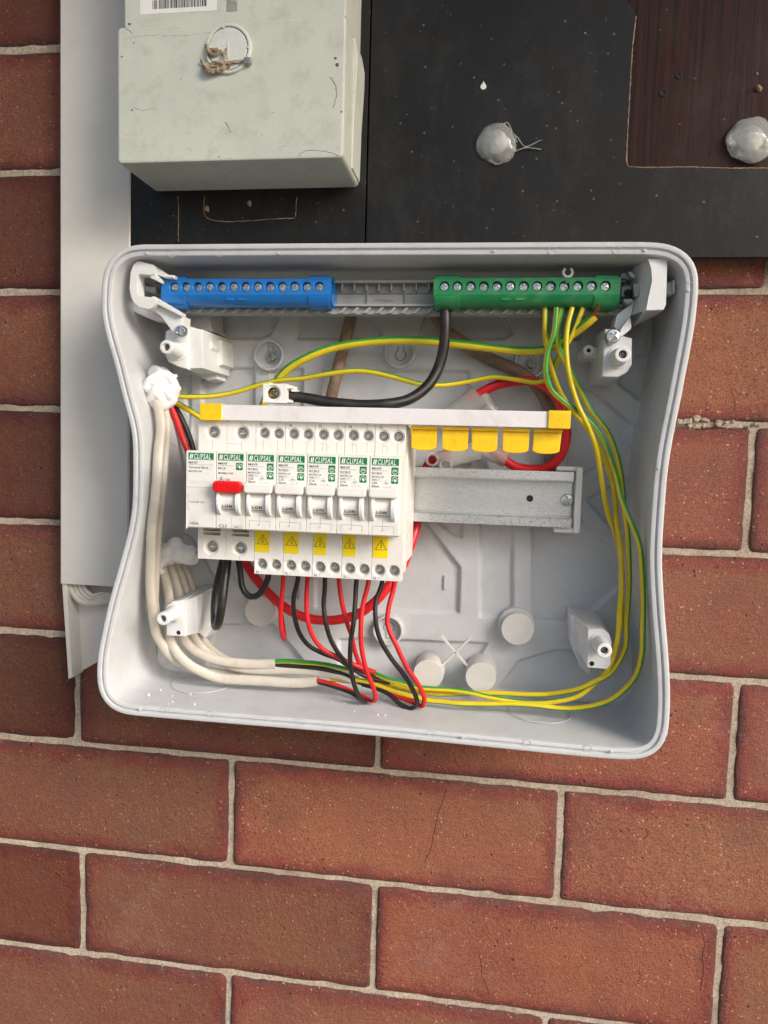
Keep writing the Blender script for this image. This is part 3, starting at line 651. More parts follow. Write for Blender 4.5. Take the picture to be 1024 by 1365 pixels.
# keyhole bosses
def boss(a,b,screw,flip=1,rot=0):
    x,u,_=at(a,b,16); bm=nb()
    lathe(bm,x,u,[(11.4,9),(10.9,13),(10.7,15.5),(10.2,16),(9.4,16),(9.0,15.5),(8.7,11.2),(8.6,10.6)],40,closed=False)
    lathe(bm,x,u,[(8.8,10.55),(8.8,10.6)],40)
    o=obj('mounting_boss',bm,GREY,enc)
    K=[]; 
    for k in range(15): 
        t=R(-55+290*k/14)-math.pi/2+math.pi*(0 if flip>0 else 1)
    ang0=math.pi/2*flip
    for k in range(17):
        t=ang0+R(32)+R(296)*k/16; K.append((x+3.6*math.cos(t),u-1.5*flip+3.6*math.sin(t)))
    K+=[(x+1.8,u+6.5*flip),(x-1.8,u+6.5*flip)] if flip>0 else [(x-1.8,u-6.5),(x+1.8,u-6.5)]
    bm=nb(); KK=[(p[0],p[1],10.75) for p in K]; tube(bm,KK,.32,5,closed=True,spline=False); obj('keyhole',bm,plain('groove_shadow',srgb(120,122,122),.6) if 'groove_shadow' not in bpy.data.materials else bpy.data.materials['groove_shadow'],o)
    if screw:
        bm=nb(); lathe(bm,x+.9,u-1,[(4.9,10.6),(4.9,11.3),(4.6,11.5)],24); screwhead(bm,x+.9,u-1,13.6,3.4,.6,.2,2.2); obj('screw',bm,SCREWD,o)
boss(358,473,1); boss(533,469,0); boss(708,482,1); boss(517,841,0,-1)
for k,(a,b,lab) in enumerate(((690,839,0),(346,815,0),(571,899,0),(641,903,0))):
    hh=22 if k<2 else 30
    x,u,_=at(a,b,hh); bm=nb(); lathe(bm,x,u,[(11.0 if k<2 else 10.6,9),(10.9 if k<2 else 10.2,hh-.5),(10.5 if k<2 else 9.9,hh)],44); obj('hole_cap',bm,CAPM,enc)
    if k==0:
        bm=nb(); lathe(bm,x-.5,u+.8,[(12.6,9),(12.4,15),(12,15.4)],40); obj('cap_seat',bm,GREY,enc)
bm=nb()
for P in ([(587,847),(628,894)],[(628,850),(584,893)]):
    a,b=[Vector(at(p[0],p[1],24)) for p in P]; d=(b-a).normalized(); n=Vector((-d.y,d.x,0))*.8
    prism(bm,[(a+n)[:2],(b+n)[:2],(b-n)[:2],(a-n)[:2]],22,24,.3)
obj('cross_sprue',bm,CAPM,enc)
p=at(594,776,8.2); bm=nb(); prism(bm,rrect(p[0]-1.1,p[0]+1.1,p[1]-5,p[1]+5,.4,2),8,8.9,.2); obj('moulded_mark',bm,GREY,enc)
# cover posts
def post(tip,r,ht,poly,hb,extra=None,holes=(),pr=5.4):
    bm=nb(); x,u,_=at(*tip,ht)
    P=pxpoly(poly,hb); prism(bm,P,9,hb,1.2,taper=1.2)
    o=obj('cover_post',bm,BRKT,enc,smooth=40)
    bm=nb(); lathe(bm,x,u,[(pr+1.3,hb-.6),(pr+1.3,hb+.5),(pr+.9,hb+.8),(pr,hb+.8),(pr-.2,hb+5),(r,hb+7),(r,ht-.4),(r-.4,ht),(r*.56,ht),(r*.5,ht-.5),(r*.48,ht-7)],32,closed=False)
    obj('screw_sleeve',bm,BRKT,o)
    bm=nb(); lathe(bm,x,u,[(r*.5,ht-3.4),(r*.5,ht-3.3)],16)
    for k in range(5):
        t=k*1.26; box(bm,x+.95*math.cos(t)-.35,x+.95*math.cos(t)+.35,u+.95*math.sin(t)-.35,u+.95*math.sin(t)+.35,ht-3.3,ht-2.4,0,1)
    obj('sleeve_bore',bm,[DARK,SCREWD],o)
    for (a,b,hh,rr) in holes:
        q=at(a,b,hh); bm=nb(); lathe(bm,q[0],q[1],[(rr+.45,hh-.3),(rr+.45,hh+.05),(rr,hh+.05),(rr-.1,hh-.1)],18,closed=False); obj('hole_rim',bm,BRKT,o)
        bm=nb(); lathe(bm,q[0],q[1],[(rr,hh-.2),(rr,hh+.02)],18); obj('hole',bm,DARK,o)
    return o
def upx(P,ox,oy,s): return [(ox+a*s,oy+b*s) for a,b in P]
s=.1953
o=post((221.6,462.3),4.3,77,upx([(515,670),(580,640),(662,632),(664,932),(600,915),(530,880),(505,820)],120,310,s),60)
for P,h1 in (([(664,640),(768,662),(772,925),(664,930)],56.5),([(772,700),(900,735),(905,900),(840,930),(772,915)],30),([(660,880),(760,900),(850,930),(870,1000),(800,1010),(700,960)],24)):
    bm=nb(); prism(bm,pxpoly(upx(P,120,310,s),h1),9,h1,1,taper=.6); obj('post_step',bm,BRKT,o)
post((830.7,472),4.5,77,upx([(240,655),(330,655),(345,700),(425,720),(425,900),(390,955),(330,988),(218,985),(228,760)],760,310,s),60)
o=post((217,825),4.3,76,upx([(372,110),(400,78),(455,70),(460,252),(370,248)],120,780,.2734),58,holes=((238,843.4,58,1.5),))
bm=nb(); prism(bm,pxpoly(upx([(460,72),(522,52),(526,235),(462,250)],120,780,.2734),54),9,54,1,taper=.5); obj('post_step',bm,BRKT,o)
bm=nb(); prism(bm,pxpoly(upx([(526,60),(590,40),(600,200),(560,260),(526,232)],120,780,.2734),32),9,32,1,taper=.5); obj('post_step',bm,BRKT,o)
post((806,867.5),4.4,76,upx([(525,213),(600,213),(632,238),(642,270),(640,385),(622,412),(530,405),(520,395)],640,780,.2734),58,holes=((789,884.7,58,1.6),))
# buttress slabs beside the lower posts and small bosses beside upper ones
bm=nb(); prism(bm,pxpoly([(757,812),(778,818),(783,838),(783,890),(770,880),(757,850)],12),9,30,.8); 
P0=pxpoly([(757,808),(790,815),(790,885),(759,852)],10); P1=pxpoly([(783,839),(800,839),(800,890),(784,888)],56)
L0=[bm.verts.new((*p,9.5)) for p in P0]; L1=[bm.verts.new((*p,56)) for p in P1]
for i in range(4): bm.faces.new((L0[i],L0[(i+1)%4],L1[(i+1)%4],L1[i]))
bm.faces.new(L1); obj('post_buttress',bm,BRKT,enc)
for a,b,hh in ((276,461,44),(785,467,40)):
    x,u,_=at(a,b,hh); bm=nb(); lathe(bm,x,u,[(4.4,9),(3.5,hh-.5),(3.1,hh),(1.3,hh),(1.2,hh-1)],24,closed=False); prism(bm,[(x-3,u+2.5),(x-20 if a<400 else x+20,u+2.5),(x-20 if a<400 else x+20,u-4),(x-3,u-4)],9,hh-4,.5); o=obj('screw_boss',bm,BRKT,enc)
    bm=nb(); lathe(bm,x,u,[(1.25,hh-1.2),(1.25,hh-1)],16); obj('hole',bm,DARK,o)
# ================================================================== BAR BRACKETS
def ringprism(bm,outer,inner,h0,h1):
    """frame between two polygons with the same number of points"""
    n=len(outer); A=[bm.verts.new((*p,h1)) for p in outer]; B=[bm.verts.new((*p,h1)) for p in inner]; C0=[bm.verts.new((*p,h0)) for p in outer]; D=[bm.verts.new((*p,h0)) for p in inner]
    for i in range(n):
        j=(i+1)%n; bm.faces.new((A[i],A[j],B[j],B[i])); bm.faces.new((A[i],A[j],C0[j],C0[i])); bm.faces.new((B[i],B[j],D[j],D[i])); bm.faces.new((C0[i],C0[j],D[j],D[i]))
def bevall(bm,d,ang=30):
    es=[e for e in bm.edges if len(e.link_faces)==2 and e.calc_face_angle(0)>R(ang)]
    bmesh.ops.recalc_face_normals(bm,faces=bm.faces)
    bmesh.ops.bevel(bm,geom=es,offset=d,segments=2,affect='EDGES',profile=.5,clamp_overlap=True)
lbk=thing('bar_bracket',at(190,400,40),'white plastic bracket holding the left end of the blue terminal bar','bracket','brackets at the ends of the terminal bars')
bm=nb(); HB=74
outer=upx([(325,190),(415,215),(445,240),(455,290),(455,440),(440,470),(400,525),(340,512),(300,480),(268,380),(275,270)],120,310,s)
innr=upx([(335,285),(405,290),(440,300),(442,330),(442,400),(438,436),(400,440),(340,430),(326,410),(324,350),(326,300)],120,310,s)
cpoly=upx([(430,218),(325,190),(295,215),(275,270),(266,380),(278,440),(300,482),(340,512),(400,525),(440,500),(458,462),(440,440),(400,438),(340,430),(326,410),(323,350),(326,300),(336,284),(405,290),(440,285),(452,250)],120,310,s)
prism(bm,pxpoly(cpoly,HB)[::-1],HB-9,HB,.6)
obj('bracket_loop',bm,BRKT,lbk)
bm=nb(); prism(bm,pxpoly(upx([(210,205),(300,200),(330,260),(300,420),(420,530),(520,560),(500,605),(410,590),(330,555),(240,510),(205,480)],120,310,s),54),40,54,1)
prism(bm,pxpoly(upx([(160,330),(215,335),(215,410),(165,405)],120,310,s),56),50,56,.6)
prism(bm,pxpoly(upx([(190,328),(204,332),(204,408),(190,405)],120,310,s),60),50,60,.4)
obj('bracket_flange',bm,BRKT,lbk)
bm=nb(); prism(bm,pxpoly(upx([(400,500),(420,455),(500,490),(610,560),(635,570),(630,640),(600,650),(575,700),(540,650),(480,570),(440,540),(380,520)],120,310,s),68),56,68,1)
prism(bm,pxpoly(upx([(412,440),(432,432),(622,545),(615,568),(420,470)],120,310,s),72),64,72,.5)
prism(bm,pxpoly(upx([(418,215),(440,225),(530,285),(575,290),(570,310),(500,305),(415,265)],120,310,s),70),60,70,.8)
prism(bm,pxpoly(upx([(410,275),(435,272),(470,310),(470,335),(412,310)],120,310,s),73),62,73,.5)
obj('bracket_arm',bm,BRKT,lbk)
bm=nb(); prism(bm,pxpoly(upx([(352,340),(372,338),(376,362),(450,372),(450,410),(376,398),(372,412),(352,412)],120,310,s),56),46,56,.6); prism(bm,pxpoly(upx([(640,540),(820,540),(825,640),(850,680),(640,640)],120,310,s),34),10,34,.6); obj('bracket_clip',bm,GREY,lbk)
q=at(*upx([(616,674)],120,310,s)[0],69); bm=nb(); screwhead(bm,q[0],q[1],69.5,4.0,.8,.3,3); bscrew=obj('screw',bm,STEEL,lbk)
rbk=thing('bar_bracket',at(870,390,40),'white plastic bracket holding the right end of the green terminal bar','bracket','brackets at the ends of the terminal bars')
bm=nb(); fr=pxpoly(upx([(535,178),(600,178),(662,180),(664,200),(655,490),(640,525),(520,530),(530,470),(560,330),(556,250)],760,310,s),76)
bk=pxpoly(upx([(470,215),(560,200),(625,210),(630,230),(625,470),(600,560),(430,640),(420,560),(500,440),(505,330)],760,310,s),40)
L1=[bm.verts.new((*p,76)) for p in fr]; L0=[bm.verts.new((*p,40)) for p in bk]; n=len(fr)
for i in range(n): bm.faces.new((L0[i],L0[(i+1)%n],L1[(i+1)%n],L1[i]))
bm.faces.new(L1); bm.faces.new(L0[::-1]); bevall(bm,.9); obj('bracket_body',bm,BRKT,rbk)
bm=nb()
A_=[at(*p,74) for p in upx([(545,185),(562,330),(530,470),(520,528)],760,310,s)]; B_=[at(*p,56) for p in upx([(440,215),(420,300),(440,440),(420,560)],760,310,s)]
a=[bm.verts.new(p) for p in A_]; b=[bm.verts.new(p) for p in B_]
for i in range(3): bm.faces.new((a[i],a[i+1],b[i+1],b[i]))
r=bmesh.ops.extrude_face_region(bm,geom=bm.faces[:]); 
for v in r['geom']:
    if isinstance(v,bmesh.types.BMVert): v.co.z-=3
obj('bracket_cheek',bm,BRKT,rbk)
bm=nb(); prism(bm,pxpoly(upx([(410,565),(420,640),(415,660),(345,715),(335,690),(350,650),(400,580)],760,310,s),66),50,66,.8)
prism(bm,pxpoly(upx([(320,560),(420,480),(440,470),(420,560),(340,690),(300,640)],760,310,s),58),40,58,.6)
obj('bracket_arm',bm,BRKT,rbk)
bm=nb(); prism(bm,pxpoly(upx([(648,335),(700,335),(704,322),(720,322),(718,405),(700,422),(648,422)],760,310,s),60),52,60,.6); prism(bm,pxpoly(upx([(700,322),(721,322),(718,410),(702,420)],760,310,s),64),56,64,.5); obj('bracket_clip',bm,BRKT,rbk)
bm=nb()
for P,h1 in (([(350,280),(400,275),(440,270),(445,310),(400,320),(350,310)],60),([(350,370),(420,360),(415,430),(350,440)],56),([(430,350),(490,340),(500,420),(440,440)],62),([(395,268),(415,262),(445,290),(440,312),(415,300)],66),([(360,455),(420,450),(440,470),(390,490)],63),([(470,290),(525,290),(525,440),(500,450),(505,310),(470,305)],60)):
    prism(bm,pxpoly(upx(P,760,310,s),h1),48,h1,.5)
q=at(837,390,57); lathe(bm,q[0],q[1],[(2,56),(2,57.1)],16,mi=1)
obj('bracket_socket',bm,[GREYD,DARK],rbk)
q=at(*upx([(295,705)],760,310,s)[0],68); bm=nb(); screwhead(bm,q[0],q[1],68,4.3,.9,.9,6); obj('screw',bm,STEEL,rbk)
# ================================================================== TERMINAL BARS
bt=thing('bar_tray',(230,-195,40),'long grey plastic toothed tray that carries the blue and green terminal bars','tray')
bm=nb(); xprism(bm,[(-176.5,44),(-176.5,56),(-178,56),(-178,50),(-190.6,50),(-190.6,55),(-192,55),(-192,52),(-196.5,52),(-196.5,44)],84,378)
obj('tray_body',bm,GREYD,bt)
bm=nb(); x=206
while x<262: box(bm,x,x+.9,-178.1,-182.6 if True else 0,49.9,54.5,.15); x+=7.8
box(bm,202,264,-183.4,-182.9,49.9,51.3); box(bm,222,222.6,-190.6,-178.1,49.9,51.4); box(bm,246,246.6,-190.6,-178.1,49.9,51.4)
tmesh(bm,'UNIVERSAL',2.6,226,-188.4,50,ext=.25); obj('tray_ribs',bm,GREYD,bt)
x=86; bm0=nb(); prism(bm0,[(0,-196.3),(3.2,-196.3),(6.2,-192.6),(4.4,-192.3)],51.5,54.2,.4); tooth=obj('tooth',bm0,GREYD,bt)
tc=ORG[tooth.name]; base_x=(tc.x*1000); tooth.location=Vector(((90-0)*.001,tc.y,tc.z))-ORG[bt.name]
for k in range(1,37): 
    o=again(tooth,(0,0,0),0,bt); o.location=Vector(((90+7.8*k)*.001,tc.y,tc.z))-ORG[bt.name]
def tbar(name,x0,x1,hx,mat,label,nums):
    t=thing(name,((x0+x1)/2,-192,50),label,'terminal bar','terminal bars across the top of the enclosure')
    bm=nb(); n=len(hx); hf=65; pit=hx[1]-hx[0]
    for i,c in enumerate(hx):
        a=c-pit/2 if i else x0+.2; b=c+pit/2 if i<n-1 else x1-.2
        holecell(bm,a,b,-187,-177.2,hf,c,-182.2,2.95,6,0,22,0,0)
    xprism(bm,[(-187,hf),(-190.5,hf-1.2),(-192.8,hf-4),(-193.6,hf-8),(-193,50),(-176.4,50),(-176,hf-4),(-177.2,hf),(-179,hf-6.4),(-186,hf-6.4)],x0,x1)
    for (a,b) in ((x0+.5,x0+16),(x1-15,x1-1.5)):
        xprism(bm,[(-188.2,hf+.3),(-191.2,hf-.6),(-193.8,hf-3.4),(-194.8,hf-8),(-194.4,50.5),(-192,50.5),(-192.8,hf-7),(-187.4,hf-.4)],a,b,.4)
        xprism(bm,[(-177.8,hf+.2),(-176.2,hf-.2),(-174.9,hf-3),(-174.9,52),(-176.5,52),(-176.8,hf-3)],a,b,.3)
    for k in (0,1): box(bm,(hx[4]+hx[5])/2-1+k*8,(hx[4]+hx[5])/2+4.5+k*8,-190.3,-188.9,hf-2.6,hf-.4,.3)
    o=obj('insulated_body',bm,mat,t,smooth=40)
    if nums:
        for i,c in enumerate(hx):
            if i in (0,1,2): continue
            bm=nb(); tmesh(bm,str(i),2.4,c-.8,-190.7,0,ext=.25)
            for v in bm.verts: d=v.co.y+188.75; v.co.z=hf-.9+d*.55+v.co.z
            obj('moulded_number',bm,mat,o,smooth=0)
    bm=nb(); screwhead(bm,hx[0],-182.2,63.4,2.7,.5,.3,2); s0=obj('screw',bm,STEEL,t); cu=(ORG[s0.name].z-Z0)*1000
    hc=-ORG[s0.name].y*1000
    for i,c in enumerate(hx[1:]): again(s0,(c,cu,hc-rng.uniform(-.3,.9)),rng.uniform(0,3),t)
    return t
blue=tbar('blue_terminal_bar',91.5,202.3,[100.2+7.83*k for k in range(13)],BLUE,'blue plastic terminal bar with thirteen screws at the upper left',True)
green=tbar('green_terminal_bar',264.7,373.9,[271.2+7.83*k for k in range(13)],GRN,'green plastic terminal bar with thirteen screws at the upper right',False)
bm=nb(); q=at(757,363,64); tube(bm,[(q[0]+2.6*math.cos(R(125+k*29)),q[1]+2.6*math.sin(R(125+k*29)),64) for k in range(11)],.8,8,step=.6); box(bm,q[0]-.8,q[0]+.8,q[1]-6,q[1]-2.4,58.5,64.6,.2); obj('cable_clip',bm,BRKT,bt)
q=at(287,368,30); bm=nb(); tube(bm,[(q[0]-2,q[1]-2,34),(q[0]-2,q[1]+2,34),(q[0]+2,q[1]+3,34),(q[0]+4,q[1]-3,34)],.7,8,step=.6); obj('cable_clip',bm,GREY,bt)
# ================================================================== DIN RAIL
rl=thing('din_rail',(240,-309,12),'galvanised steel mounting rail that carries the white breakers','rail')
bm=nb(); xprism(bm,[(-291.8,36.5),(-291.8,35.4),(-296.4,35.4),(-297.2,34.8),(-297.2,29.3),(-298,28.6),(-321.2,28.6),(-322,29.3),(-322,34.8),(-322.8,35.4),(-327.4,35.4),(-327.4,36.5),(-322,36.6),(-321,35.8),(-320.8,30.4),(-320.2,29.8),(-299,29.8),(-298.4,30.4),(-298.2,35.8),(-297.2,36.6)],118,355.6)
RAILM.node_tree.nodes['Principled BSDF'].inputs['Metallic'].default_value=.8; obj('rail_strip',bm,RAILM,rl,smooth=30)
q=at(706.5,664.5,29.8); bm=nb(); lathe(bm,q[0],q[1],[(2.2,29.7),(2.2,29.86),],22); obj('rail_hole',bm,DARK,rl)
q=at(756,666.5,30); bm=nb(); screwhead(bm,q[0],q[1],31.6,4.1,.7,.25,2); obj('screw',bm,STEEL,rl)
for a,lab in ((1,0),):
    bm=nb(); prism(bm,rrect(345,361.4,-331,-288.4,4,5),20,26.5,.6); 
    prism(bm,rrect(357.2,361.4,-331,-288.4,1.8,4),26,35,.6); prism(bm,rrect(345,361.0,-331.0,-328,1.2,4),26,33,.5); prism(bm,rrect(345,361.0,-291.2,-288.4,1.2,4),26,33,.5); prism(bm,rrect(346,360,-331.5,-289,3,4),10,21)
    obj('rail_support',bm,BRKT,rl)
# ================================================================== BREAKERS
P0X=125.3; PITCH=18.28
SCR={}
def screw_at(parent,x,u,h,r):
    if r not in SCR:
        bm=nb(); screwhead(bm,x,u,h,r,.4,.3,2.2); o=obj('screw',bm,SCREWD,parent); SCR[r]=(o,-ORG[o.name].y*1000-h); return
    o,dh=SCR[r]; again(o,(x,u,h+dh),rng.uniform(0,3.1),parent)
def icon(bm,x,u,kind,h):
    prism(bm,rrect(x,x+4.1,u-4.3,u,.5,3),h-.03,h+.03,mi=1)
    c=x+2.05; m=u-2.15
    if kind=='sun':
        for k in (-1.2,-.6,0,.6,1.2): line(bm,c+k*.6,m-.3,c+k*.95,m+1.2-abs(k)*.25,h+.04,.22,2)
        tube(bm,[(c-1.5,m+.1,h+.05),(c-1.2,m-.9,h+.05),(c,m-1.3,h+.05),(c+1.2,m-.9,h+.05),(c+1.5,m+.1,h+.05)],.14,4,step=.5,mi=2); line(bm,c-1,m-1.7,c+1,m-1.7,h+.04,.2,2)
    else:
        tube(bm,[(c-1.4,m-.9,h+.05),(c-1.3,m+.8,h+.05),(c,m+1.5,h+.05),(c+1.4,m+.7,h+.05),(c+1.1,m-.6,h+.05),(c,m-.9,h+.05)],.15,4,step=.5,mi=2)
        prism(bm,[(c-.6,m-.2),(c+.2,m-1.5),(c+1,m-.7),(c+.3,m+.5),(c-.3,m+.7)],h,h+.05,mi=2)
def module(i,kind,name,label,cat,data,group=None):
    x0=P0X+PITCH*i+.12; x1=P0X+PITCH*(i+1)-.12; xc=(x0+x1)/2; T,NT,NB=-265.6,-284.5,-330.3; B=-351.5 if kind!='rcbo' else -359.2
    SH,NH=85.,103.
    t=thing(name,(xc,B,60),label,cat,group)
    bm=nb()
    # core body below the shoulders
    cz=79 if kind=='rcbo' else 78
    core=[(T,34),(T,cz),(NT,cz),(NT,SH),(NT,NH-.7),(NT-.7,NH),(NB+.7,NH),(NB,NH-.7),(NB,cz),(B+(3 if kind=='rcbo' else 0),cz) ,(B+3,cz-.5) if kind!='rcbo' else (B+3,cz-.4),(B+3,62),(B+12,56),(B+14,34)]
    xprism(bm,core,x0,x1,.25)
    if kind=='rcbo':
        cs=[(xc-4.5,2.9),(xc+4.4,2.9)]
        a=[x0,xc,x1]
        for k,(c,r) in enumerate(cs):
            holecell(bm,a[k],a[k+1],NT+.02,T,SH+.0,c,-273.1,3.9,3.2,7,24,.9)
            holecell(bm,a[k],a[k+1],B,-346.5,SH,c-.2,-353.3,3.7,3.2,7,24,.55)
            screw_at(t,c,-273.1,82.6,2.65); screw_at(t,c-.2,-353.3,82.6,2.65)
        box(bm,x0,x1,-346.5,NB-.02,SH-7,SH)
        box(bm,xc-4.5,xc+4.5,-346.3,-346.1,SH-.02,SH+.05)
    else:
        holecell(bm,x0,x1,NT+.02,T,SH,xc,-273.3,4.75,3.4,7,28,1.2); screw_at(t,xc,-273.3,82.4,3.35)
        holecell(bm,x0,x1,B,-338.4,SH,xc-.4,-344.1,4.75,3.4,7,28,1.1); screw_at(t,xc-.4,-344.1,82.4,3.35)
        box(bm,x0,x1,-338.4,-336.6,SH-7,SH); box(bm,x0,x0+3.4,-336.6,-332.4,SH-7,SH); box(bm,x1-3.6,x1,-336.6,-332.4,SH-7,SH); box(bm,x0,x1,-332.4,NB-.02,SH-7,SH)
        box(bm,x0+3.4,x1-3.6,-334.9,-334.2,SH-6,SH-.5)
    body=obj('body',bm,WHITE,t,smooth=35)
    bm=nb(); h=SH+.02
    if kind=='rcbo':
        tmesh(bm,'N',2.4,x0+2.2,-268.7,h,1,off=.03); tmesh(bm,'N',2.4,x0+1.0,-358.9,h,1,off=.03)
        line(bm,xc-4.5,-276.9,xc-4.5,-284,h,.12); line(bm,xc+4.4,-276.9,xc+4.4,-284,h,.12); line(bm,xc+4.4,-265.8,xc+4.4,-269.3,h,.12); line(bm,xc-4.7,-357.1,xc-4.7,-359,h,.12)
        if i>3: line(bm,xc-4.5,-278.5,xc-1.9,-278.5,h,.12); line(bm,xc-1.9,-278.5,xc-1.9,-284,h,.12)
        line(bm,x0+5,-346.2,xc+5,-346.2,h,.12)
    else:
        line(bm,xc,-265.7,xc,-268.4,h,.12); line(bm,xc,-278.2,xc,-284,h,.12); line(bm,xc-.4,-349,xc-.4,-351.3,h,.12)
        if i==1: line(bm,x0+.3,-280,xc,-280,h,.12)
    if len(bm.verts): obj('shoulder_print',bm,[PRINTG,PRINTB],body,smooth=0)
    else: bm.free()
    # label
    h=NH+.12
    bm=nb(); prism(bm,rrect(x0+.5,x1-.45,NT-(17.9),NT-.5,.3,2),NH-.05,h); lp=obj('label_plate',bm,LABELW,t,smooth=0)
    bm=nb(); prism(bm,rrect(x0+1.2,x1-1.3,NT-5.4,NT-1.3,.3,2),h-.05,h+.05); 
    ls=obj('logo_strip',bm,LABELG,lp,smooth=0)
    bm=nb(); hh=h+.09
    for k in (0,1): xx=x0+1.9+k*1.05; prism(bm,[(xx,NT-4.7),(xx+.75,NT-4.7),(xx+1.25,NT-2.0),(xx+.5,NT-2.0)],hh-.05,hh+.02,mi=0)
    tmesh(bm,'CLIPSAL',4.2,x0+4.5,NT-4.75,hh,0,shear=.22,off=.07,sx=.575,su=1.0,spc=1.24)
    line(bm,x0+2,NT-5.0,x0+4.2,NT-5.0,hh,.16,0)
    line(bm,x0+4.4,NT-5.0,x1-1.8,NT-5.0,hh,.12,0)
    obj('logo_lettering',bm,PRINTW,lp,smooth=0)
    bm=nb(); hh=h+.02; X=x0+1.3; dk=3 if kind!='terminal' else 0
    tmesh(bm,'MAX9',1.8,X,NT-7.7,hh,dk,sx=1.15,off=.045); line(bm,X,NT-8.3,x0+10.6 if kind!='terminal' else x1-1.6,NT-8.3,hh,.12,3)
    if kind=='terminal':
        tmesh(bm,'Terminal Block',1.75,X,NT-10.5,hh,0,sx=1.14,off=.03); tmesh(bm,'MX9TB1100',1.45,X,NT-12.7,hh,0,sx=1.1,off=.03)
    elif kind=='mcb':
        tmesh(bm,'MCB',1.9,X,NT-10.6,hh,0,sx=1.15,off=.01); tmesh(bm,'MX9MC163R',1.5,X,NT-13.3,hh,3,sx=1.1,off=.02)
        tube(bm,[(X+.2,NT-17,hh),(X+1.9,NT-14.8,hh),(X+3.6,NT-17,hh)],.13,4,spline=False,closed=True,mi=3); line(bm,X+1.2,NT-16.4,X+2.6,NT-16.4,hh,.5,3); line(bm,X+1.6,NT-15.6,X+2.2,NT-15.6,hh,.4,3)
        tmesh(bm,'C63',1.7,X+4.2,NT-17,hh,3,sx=1.1,off=.04); icon(bm,x1-5.9,NT-6.4,'x',hh)
    else:
        tmesh(bm,'RCBO',1.85,X,NT-10.5,hh,0,sx=1.2,off=.04); tmesh(bm,data[0],1.4,X,NT-12.3,hh,0,sx=1.12,off=.03); tmesh(bm,'6000',1.25,X+.3,NT-14.0,hh,0,sx=1.1,off=.03); tmesh(bm,'3',1.1,X+4.6,NT-14.0,hh,0)
        for q in ((X-.1,X+3.7),(X+4.2,X+6.1)):
            line(bm,q[0],NT-12.7,q[1],NT-12.7,hh,.1,0); line(bm,q[0],NT-14.3,q[1],NT-14.3,hh,.1,0); line(bm,q[0],NT-12.7,q[0],NT-14.3,hh,.1,0); line(bm,q[1],NT-12.7,q[1],NT-14.3,hh,.1,0)
        tmesh(bm,data[1],1.7,X,NT-16.0,hh,3,sx=1.15,off=.04); tmesh(bm,'30mA',1.7,X,NT-17.8,hh,3,sx=1.1,off=.04)
        tube(bm,[(X+6.4,NT-15.8,hh),(X+8.3,NT-13.4,hh),(X+10.2,NT-15.8,hh)],.1,4,spline=False,closed=True,mi=0); line(bm,X+7.6,NT-15.2,X+9.2,NT-15.2,hh,.45,0)
        tube(bm,[(X+6.6,NT-17.6,hh),(X+9.4,NT-17.6,hh),(X+9.4,NT-16.5,hh),(X+6.6,NT-16.5,hh)],.07,4,spline=False,closed=True,mi=0); tmesh(bm,'A',1.4,X+10.4,NT-17.7,hh,0)
        icon(bm,x1-5.5,NT-6.2,'sun',hh); icon(bm,x1-5.5,NT-11.2,'x',hh)
    obj('lettering',bm,[PRINTG,LABELG,PRINTW,PRINTK],lp,smooth=0)
    # face print
    bm=nb(); hh=NH+.02
    if kind=='terminal':
        tmesh(bm,'Solid link only',1.7,x0+1.9,-315.4,hh,0,sx=.98); tmesh(bm,'100A',2.6,x0+1.7,-328.6,hh,0,sx=1.1,off=.03)
        for L_ in ((.9,-311,1.6,-311),(.9,-311,.9,-319.5),(.9,-319.5,2.4,-319.5)): line(bm,x0+L_[0],L_[1],x0+L_[2],L_[3],hh,.12)
    elif kind=='mcb':
        tmesh(bm,'C63',2.7,x0+1.9,-329.4,hh,1,sx=1.1,off=.015); tmesh(bm,'6000 3',1.7,x0+11.1,-329.4,hh,0)
        tube(bm,[(x0+10.4,-329.9,hh),(x0+16.8,-329.9,hh),(x0+16.8,-327.6,hh),(x0+10.4,-327.6,hh)],.06,4,spline=False,closed=True)
        line(bm,x0+.5,-330,x0+17,-330,hh,.1); line(bm,x0+.5,-320,x0+.5,-330,hh,.1); line(bm,x0+9.6,-323,x0+9.6,-330,hh,.1)
    else:
        line(bm,xc-.6,-320.6,xc-.6,-324.6,hh,.13,1); line(bm,xc-6.6,-324.6,xc+5.8,-324.6,hh,.13,1); line(bm,xc-6.6,-324.6,xc-6.6,-328.8,hh,.13,1); line(bm,xc+5.8,-324.6,xc+5.8,-328.8,hh,.13,1)
        line(bm,xc-.6,-324.6,xc-.6,-327.5,hh,.13,1); tmesh(bm,'I*',1.5,xc-1.6,-327.6,hh,0)
    obj('face_print',bm,[PRINTG,PRINTK],body,smooth=0)
    if kind=='terminal':
        bm=nb(); box(bm,x0-.15,x1,-306,-305.6,NH-.2,NH+.35,.1); box(bm,x0-.05,x0+.25,-331,-285,60,NH+.2,.1); obj('front_seam',bm,WHITE,t); return t
    # handle: axle barrel between two cheeks
    uc=-313.2; off_=-.5
    def xcyl(bm,xa,xb,r,hc,bev=.3,n=36,a0=0,a1=360):
        P=[(uc+r*math.cos(R(a0+(a1-a0)*k/n)),hc+r*math.sin(R(a0+(a1-a0)*k/n))) for k in range(n)]; xprism(bm,P,xa,xb,bev)
    wide=1 if kind=='mcb' else 0
    bm=nb(); bw=4.6; xcyl(bm,xc+off_-bw,xc+off_+bw,8.2,98.2,.2); brl=obj('handle_barrel',bm,WHITE2,t,smooth=30)
